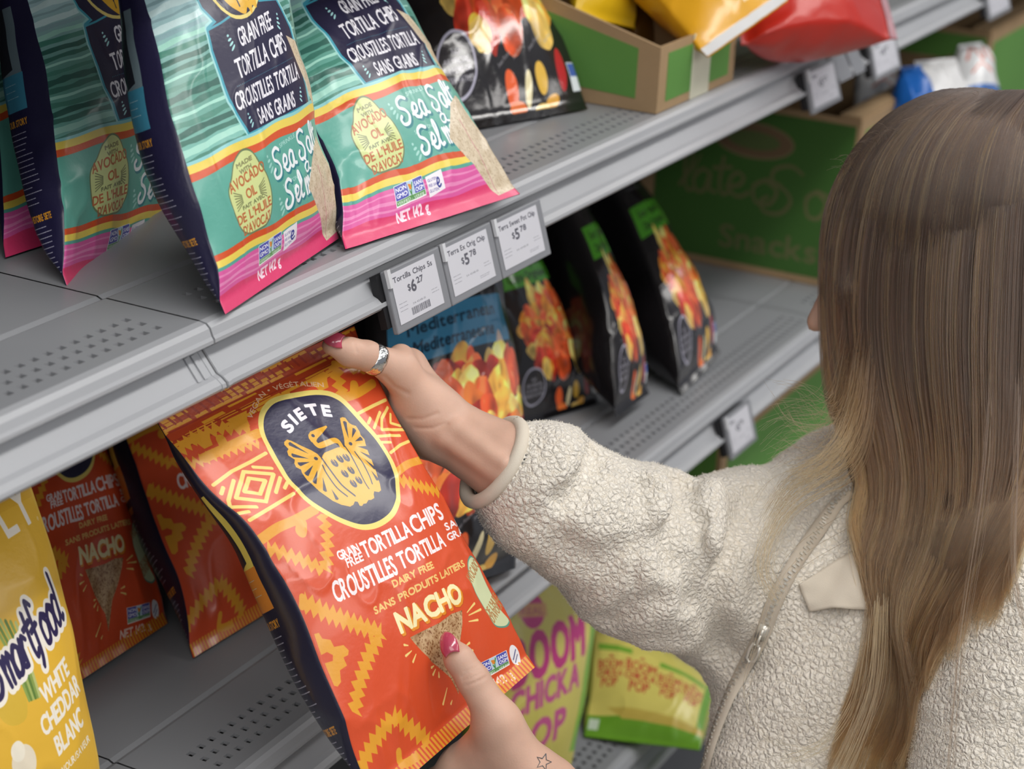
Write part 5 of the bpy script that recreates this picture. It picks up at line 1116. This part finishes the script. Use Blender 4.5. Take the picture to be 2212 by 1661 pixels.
# turned-back smooth facing at the open neck
def drape(name, quad, m, lift0, nx=22, ny=16, lift1=None):
    P = []; 
    for j in range(ny + 1):
        for i in range(nx + 1):
            u, v = i / nx, j / ny; p = (np.array(quad[0]) * (1 - u) + np.array(quad[1]) * u) * (1 - v) + (np.array(quad[3]) * (1 - u) + np.array(quad[2]) * u) * v
            h_ = hit(jacket, *p); P.append(h_ if h_ is not None else P[-1])
    P = np.array(P); nn = grad(jacket, P); g = P.reshape(ny + 1, nx + 1, 3)
    for _ in range(6): g[1:-1, 1:-1] = (g[:-2, 1:-1] + g[2:, 1:-1] + g[1:-1, :-2] + g[1:-1, 2:]) / 4
    U, V_ = np.meshgrid(np.linspace(0, 1, nx + 1), np.linspace(0, 1, ny + 1)); lf = (lift0 + .006 * np.sin(U * math.pi) * V_ + .0015 * noise2(U * 4, V_ * 3, 5)).ravel()[:, None]
    Pt = g.reshape(-1, 3) + nn * lf; n_ = len(Pt); k = nx + 1
    F = [(j * k + i, j * k + i + 1, (j + 1) * k + i + 1, (j + 1) * k + i) for j in range(ny) for i in range(nx)]; Vv = np.concatenate([Pt, Pt - nn * .002]); F += [tuple(a + n_ for a in f[::-1]) for f in F]
    rim = [j * k for j in range(ny + 1)] + [ny * k + i for i in range(1, k)] + [j * k + nx for j in range(ny - 1, -1, -1)] + [i for i in range(nx - 1, 0, -1)]
    F += [(a, b_, b_ + n_, a + n_) for a, b_ in zip(rim, rim[1:] + rim[:1])]; return mesh_obj(name, Vv, F, m, jk, True)
drape('neck_facing', [(1722, 1262), (1868, 1180), (1880, 1318), (1748, 1322)], M_bind, .004)
# thumb nails
M_nail = mat('rose_nail_polish', 'c04660', .18, 0, None, .6, coat=.9)
def nail(base, tip, fn, w, name, mk=M_nail, up_=0.0):
    A = hit(fn, *base); dep_ = (A - CAM) @ CF; B_ = D_(*tip, dep_ - .002); n = grad(fn, A)[0]; n = _n(n * .6 - CF * .5); d = B_ - A; L_ = np.linalg.norm(d); d = _n(d - n * (d @ n)); s_ = np.cross(d, n); V = []; ns, nt_ = 14, 10
    for i in range(ns + 1):
        s = i / ns; ww = w * (1 - max(0, s - .35) ** 2.2 / .65 ** 2.2) ** .6 * (.82 + .18 * min(1, s * 4)) if s < .999 else w * .08
        for j in range(nt_ + 1):
            t = -1 + 2 * j / nt_; V.append(A + d * (L_ * s - .0016 * t * t * (1 - s)) + s_ * t * ww + n * (.0012 + .0022 * (1 - t * t) * (ww / w) + .0010 * math.sin(s * math.pi) - .0012 * s * s))
    k = nt_ + 1; F = [(i * k + j, i * k + j + 1, (i + 1) * k + j + 1, (i + 1) * k + j) for i in range(ns) for j in range(nt_)]
    o = mesh_obj(name, V, F, mk, person, True); mo = o.modifiers.new('solid', 'SOLIDIFY'); mo.thickness = .0009; mo.offset = -1; o['label'] = 'rose pink almond-shaped thumb nail'; return o
nail((977, 1411), (956, 1366), lhand, .0066, 'fingernail'); nail((738, 739), (697, 728), rhand, .0060, 'fingernail')
# hammered silver ring on the raised thumb
M_silver = mat('hammered_silver', 'd8d8d6', .16, 1.0, (260, .0008), .5)
a_, b_ = D_(862, 798, 1.500), D_(792, 768, 1.483); ax = _n(b_ - a_); c = a_ + (b_ - a_) * .76; e1 = _n(np.cross(ax, CF)); e2 = np.cross(ax, e1); V = []; n = 56; prof = [(-.0046, .0116), (-.0046, .0127), (-.0030, .0131), (0, .0132), (.0030, .0130), (.0046, .0126), (.0046, .0114)]
for p, r in prof:
    for k in range(n):
        t = 2 * math.pi * k / n; rr = r + .00035 * noise2(np.array([t * 3.2]), np.array([p * 500]), 6)[0]; V.append(c + ax * p + (e1 * math.cos(t) + e2 * math.sin(t)) * (rr - .0012))
F = [(i * n + k, i * n + (k + 1) % n, ((i + 1) % 7) * n + (k + 1) % n, ((i + 1) % 7) * n + k) for i in range(7) for k in range(n)]
o = mesh_obj('thumb_ring', V, F, M_silver, person, True); o['label'] = 'wide hammered silver ring on the raised thumb'
# star tattoo on the lower wrist
M_ink = mat('tattoo_ink', '5b6166', .6)
st = []
for k in range(11):
    t = -math.pi / 2 + k * math.pi / 5; r = 17 if k % 2 == 0 else 7.5; h_ = hit(lhand, 1174 + r * math.cos(t + .3), 1646 + r * 1.1 * math.sin(t + .3)); st.append(h_)
b = MB()
if all(x is not None for x in st): b.tube(np.array(st) + grad(lhand, np.array(st)) * .0001, .00035, 6); b.build('star_tattoo', M_ink, person)
# trousers and shoes below the frame
def legs(P):
    d = cap(P, pel + [0, 0, .10], pel + [0, 0, -.02], .118, .128)
    for s in (-1, 1):
        hx = pel + hr * s * .085; kn = np.array([hx[0] - .02, hx[1] + .03, .26]); an = np.array([hx[0], hx[1], -.09]); d = smin(d, cap(P, hx, kn, .100, .068), .03); d = smin(d, cap(P, kn, an, .068, .050), .02)
    return d
Vt, Qt = sdf_mesh(legs, np.array([1.3, 0, -.2]), np.array([1.95, .65, .95]), .012); fast_mesh('trousers', Vt, Qt, mat('dark_denim', '2a3242', .8, 0, (300, .0004), .2, .15, 30), person)
for s in (-1, 1):
    hx = pel + hr * s * .085; an = np.array([hx[0], hx[1], -.10]); f = lambda P: smax(smin(cap(P, an + [0, 0, -.045], an + [-.05, .16, -.058], .047, .042), cap(P, an, an + [0, 0, -.04], .045, .046), .02), -.2 - P[:, 2], .004)
    Vs, Qs = sdf_mesh(f, an + [-.2, -.12, -.12], an + [.12, .3, .1], .008); fast_mesh('shoe', Vs, Qs, mat('white_leather', 'd8d6d0', .5), person)

# ------------------------------------------------------------------ hair
GD = [
 [(2040, 214), (1938, 262), (1850, 345), (1802, 450), (1788, 560), (1788, 680), (1792, 790), (1806, 880), (1838, 960), (1862, 1040), (1850, 1120), (1872, 1210), (1905, 1290), (1890, 1400), (1840, 1530), (1790, 1680)],
 [(2075, 206), (1968, 258), (1880, 345), (1836, 450), (1815, 560), (1812, 690), (1824, 800), (1845, 900), (1868, 990), (1878, 1080), (1862, 1170), (1880, 1260), (1895, 1360), (1868, 1480), (1815, 1590), (1770, 1700)],
 [(2110, 201), (2010, 250), (1930, 340), (1892, 450), (1872, 570), (1866, 700), (1878, 810), (1898, 910), (1918, 1010), (1915, 1110), (1892, 1200), (1900, 1290), (1925, 1390), (1910, 1500), (1860, 1600), (1835, 1700)],
 [(2145, 198), (2058, 250), (1990, 345), (1958, 460), (1940, 580), (1936, 710), (1946, 830), (1966, 940), (1978, 1050), (1962, 1160), (1938, 1260), (1942, 1350), (1962, 1450), (1945, 1550), (1905, 1640), (1890, 1720)],
 [(2180, 196), (2108, 252), (2052, 350), (2024, 470), (2010, 600), (2006, 730), (2014, 850), (2028, 960), (2030, 1070), (2010, 1180), (1975, 1280), (1962, 1380), (1985, 1470), (1990, 1560), (1955, 1650), (1930, 1720)],
 [(2215, 196), (2160, 255), (2118, 360), (2096, 490), (2084, 620), (2080, 750), (2086, 880), (2092, 990), (2086, 1100), (2056, 1210), (2010, 1305), (1978, 1390), (1972, 1470), (1974, 1550), (1956, 1620), (1944, 1690)],
 [(2250, 200), (2215, 262), (2184, 370), (2168, 500), (2160, 640), (2156, 780), (2156, 900), (2150, 1010), (2130, 1110), (2092, 1210), (2048, 1295), (2016, 1365), (2000, 1430), (1992, 1490), (1976, 1550), (1966, 1600)],
 [(2290, 206), (2268, 275), (2250, 390), (2240, 520), (2234, 660), (2230, 800), (2222, 930), (2208, 1020), (2184, 1100), (2150, 1175), (2112, 1240), (2080, 1290), (2058, 1340), (2046, 1380), (2036, 1420), (2028, 1460)],
 [(2330, 225), (2326, 300), (2320, 390), (2315, 490), (2310, 600), (2304, 700), (2298, 800), (2290, 890), (2278, 970), (2262, 1045), (2240, 1110), (2216, 1170), (2196, 1220), (2180, 1265), (2170, 1300), (2160, 1340)]]
def hj(P): return np.minimum(head(P), np.where(P[:, 2] < 1.33, jacket0(P), 9.))
NG = len(GD); G3 = []
for g in GD:
    g = smooth_pts(g, 2); dd = []
    for p in g:
        h_ = hit(hj, *p, 1.2, 2.0); dd.append(float((h_ - CAM) @ CF) if h_ is not None else np.nan)
    dd = np.array(dd); ok = ~np.isnan(dd); dd = np.interp(np.arange(len(dd)), np.arange(len(dd))[ok], dd[ok])
    m = dd.copy()
    for i in range(1, len(m)): m[i] = min(dd[i], m[i - 1] + .006)
    for i in range(len(m) - 2, -1, -1): m[i] = min(m[i], m[i + 1] + .0075)
    for _ in range(7): m[1:-1] = (m[:-2] + m[1:-1] + m[2:]) / 3
    G3.append(np.c_[g, m - .010])
G3 = np.array(G3); NP = G3.shape[1]
def guide(s, off=0):
    s = min(max(s, 0), NG - 1.001); i = int(s); f = s - i; return G3[i] * (1 - f) + G3[i + 1] * f
R_ = np.random.RandomState(7)
allP, allR, allC, sizes = [], [], [], []
def to3(q): r = np.stack([(q[:, 0] - CX) / FPX, (q[:, 1] - CY) / FPX, np.ones(len(q))], 1) @ RW.T; return CAM + r * q[:, 2:3]
tt = np.linspace(0, 1, NP)
c_root, c_mid, c_tip, c_hi = [np.array(srgb(c)) for c in ('362a24', '4f3c2e', '84623e', 'aa8252')]
NCL = 440
for c_ in range(NCL):
    s = R_.uniform(-.12, NG - 1); base = guide(max(s, 0)); base = base.copy()
    if s < 0: base[:, 0] += s * 30
    ph, fr, am = R_.uniform(0, 6.28), R_.uniform(1.2, 2.6), R_.uniform(5, 22); lay = R_.uniform(0, 1) ** 1.3
    hi = R_.rand() < (.30 if s < 6 else .15); br = R_.uniform(.62, 1.25); endt = R_.uniform(.86, 1.0) if R_.rand() < .7 else R_.uniform(.6, .9)
    wave = am * np.sin(tt * fr * 6.28 + ph) * np.clip((tt - .35) / .5, 0, 1) ** 1.3; start = 0
    for k in range(R_.randint(26, 52)):
        q = base.copy(); sp = (1 - .62 * tt) * (.25 + .75 * np.clip(tt * 6, 0, 1))
        dx, dy = R_.normal(0, 9), R_.normal(0, 4); w2 = R_.normal(0, 3.2) * np.sin(tt * R_.uniform(3, 9) + R_.uniform(0, 6))
        q[:, 0] += wave + dx * sp + w2 * np.clip(tt * 2, 0, 1); q[:, 1] += dy * sp; q[:, 2] += .001 + lay * .012 * np.clip(tt * 3, .3, 1) + R_.uniform(0, .004)
        e = max(8, int(NP * min(1, endt * R_.uniform(.92, 1.03)))); q = q[start:e]
        P = to3(q); t = tt[start:e][:, None]; root = np.clip(t / .55, 0, 1); col = c_root * (1 - root) + c_mid * root; tip = np.clip((t - .36) / .6, 0, 1); col = col * (1 - tip * .75) + c_tip * tip * .75
        if hi: f = np.clip((t - .02) / .15, 0, 1) * (.45 + .4 * t); col = col * (1 - f) + c_hi * f
        col = col * br * R_.uniform(.85, 1.15)
        allP.append(P); allC.append(col); allR.append(np.linspace(.00023, .00010, len(P))); sizes.append(len(P))
def wisp(pts, n, sp, d, col=None, rad=.00014):
    for k in range(n):
        q = np.array(pts, float); q = q + np.linspace(.55, 1, len(q))[:, None] * R_.normal(0, sp, (1, 2)) + np.linspace(1, 0, len(q))[:, None] * [[0, R_.normal(0, 30) if len(q) > 4 else 0]] + R_.normal(0, sp * .12, q.shape); q = smooth_pts(q, 5); dp = np.linspace(d, d - .03 + R_.uniform(-.02, .02), len(q)) + (.045 * np.clip(1 - np.linspace(0, 1, len(q)) / .35, 0, 1) if len(pts) > 4 and n > 5 else 0)
        P = to3(np.c_[q, dp]); allP.append(P); cc = (c_hi if col is None else col) * R_.uniform(.8, 1.15); w_ = np.clip(np.linspace(0, 1, len(P)) / .45, 0, 1)[:, None] if len(pts) > 4 else np.ones((len(P), 1)); allC.append(c_mid * .9 * (1 - w_) + cc * w_); allR.append(np.linspace(rad, rad * .5, len(P))); sizes.append(len(P))
c_w = np.array(srgb('97734a'))
for p in ([(1815, 900), (1800, 960), (1740, 985), (1690, 965)], [(1812, 880), (1800, 930), (1755, 930), (1715, 870)], [(1812, 870), (1790, 900), (1740, 895), (1680, 905)], [(1820, 930), (1790, 975), (1730, 960), (1665, 990)], [(1808, 850), (1785, 880), (1740, 850), (1690, 845)], [(1812, 860), (1790, 900), (1720, 900), (1690, 855)], [(1815, 880), (1770, 930), (1700, 920), (1655, 950)]):
    wisp([(1835, 780)] + p, 13, 18, 1.555, col=c_w, rad=.00011)
wisp([(1885, 800), (1870, 930), (1835, 1005), (1770, 1045), (1705, 1095), (1665, 1160), (1650, 1230), (1680, 1290)], 46, 12, 1.535, col=c_w, rad=.00016); wisp([(1870, 780), (1850, 900), (1815, 985), (1755, 1020), (1700, 1050), (1660, 1110)], 60, 20, 1.54, col=c_w, rad=.00015); wisp([(1855, 760), (1835, 880), (1808, 955), (1765, 1000), (1715, 1020)], 60, 16, 1.545, col=c_w, rad=.00016)
wisp([(1830, 1150), (1700, 1240), (1630, 1420), (1610, 1520), (1660, 1600), (1780, 1625)], 3, 8, 1.50); wisp([(2140, 850), (2125, 1050), (2080, 1350), (2065, 1500), (2050, 1680)], 14, 8, 1.42, col=c_mid); wisp([(2200, 850), (2195, 1060), (2190, 1220), (2205, 1320), (2235, 1380)], 16, 8, 1.42, col=c_mid)
wisp([(1880, 1300), (1850, 1500), (1800, 1590), (1760, 1620), (1700, 1640)], 14, 9, 1.5); wisp([(1900, 1300), (1885, 1480), (1840, 1610), (1795, 1700)], 44, 22, 1.5, col=c_w, rad=.00015)
for k in range(70):
    x = R_.uniform(1830, 2200); y = 200 + ((2200 - x) / 400) ** 2 * 190; wisp([(x, y + 12), (x - 12, y - 6), (x - 35, y - R_.uniform(-4, 10))], 1, 8, 1.585, col=c_mid, rad=.00009)
def hcl(P): return np.minimum(np.minimum(head(P) - .004, jacket0(P) - .003), ell(P, hp(-.014, 0, .036), HR, (.104, .084, .096)))
PA = np.concatenate(allP); lens_dir = _n(CAM - HC)
for it in range(4):
    sd = np.concatenate([hcl(PA[i:i + 60000].astype(np.float32)) for i in range(0, len(PA), 60000)]); k = np.where(sd < .0008)[0]
    if not len(k): break
    g = grad(hcl, PA[k]); g = g + lens_dir * .45; g /= np.linalg.norm(g, axis=1)[:, None]; PA[k] += g * (.0012 - sd[k])[:, None] * 1.1
allP = [PA]
cv = bpy.data.hair_curves.new('hair'); cv.add_curves(sizes); PP = np.concatenate(allP) - np.array(parent_loc(person))
cv.attributes['position'].data.foreach_set('vector', PP.astype(np.float32).ravel()) if 'position' in cv.attributes else cv.points.foreach_set('position', PP.astype(np.float32).ravel())
ra = cv.attributes.get('radius') or cv.attributes.new('radius', 'FLOAT', 'POINT'); ra.data.foreach_set('value', np.concatenate(allR).astype(np.float32))
ca = cv.attributes.new('strand_color', 'FLOAT_COLOR', 'POINT'); CC = np.concatenate(allC); ca.data.foreach_set('color', np.c_[CC, np.ones(len(CC))].astype(np.float32).ravel())
M_hair = bpy.data.materials.new('hair_strands'); M_hair.use_nodes = True; nt = M_hair.node_tree; nt.nodes.clear(); out = nt.nodes.new('ShaderNodeOutputMaterial'); hb = nt.nodes.new('ShaderNodeBsdfHairPrincipled'); hb.parametrization = 'COLOR'
hb.inputs['Roughness'].default_value = .32; hb.inputs['Radial Roughness'].default_value = .45; hb.inputs['Random Roughness'].default_value = .2; at_ = nt.nodes.new('ShaderNodeAttribute'); at_.attribute_name = 'strand_color'
nt.links.new(at_.outputs['Color'], hb.inputs['Color']); nt.links.new(hb.outputs[0], out.inputs['Surface']); cv.materials.append(M_hair)
ho = bpy.data.objects.new('hair', cv); COL.objects.link(ho); ho.parent = person; ho['label'] = 'long brown hair with blonde streaks, loose wavy ends'
# dense inner body of the hair, so that it is not a thin sheet
def hmass(P):
    d = smax(ell(P, hp(-.014, 0, .036), HR, (.101, .0805, .092)), (P - hp(.062, 0, 0)) @ fw.astype(np.float32), .01)
    for i in range(1, NG):
        q = to3(G3[i] + np.array([[10 if i == 1 else 4, 0, .030]])); q = q[4:21] if i > 1 else q[6:20]
        for a_, b_ in zip(q[:-3:3], q[3::3]): d = smin(d, cap(P, a_, b_, .0175, .0165), .008)
    return d
Vh, Qh = sdf_mesh(hmass, np.array([1.20, .12, .80]), np.array([1.85, .75, 1.50]), .006)
fast_mesh('hair_mass', Vh, Qh, mat('inner_hair', '46362b', .7, 0, (90, .002), .3, .2, 60), person)
print('HAIR', len(sizes), len(Vh), _t.time() - _t2)
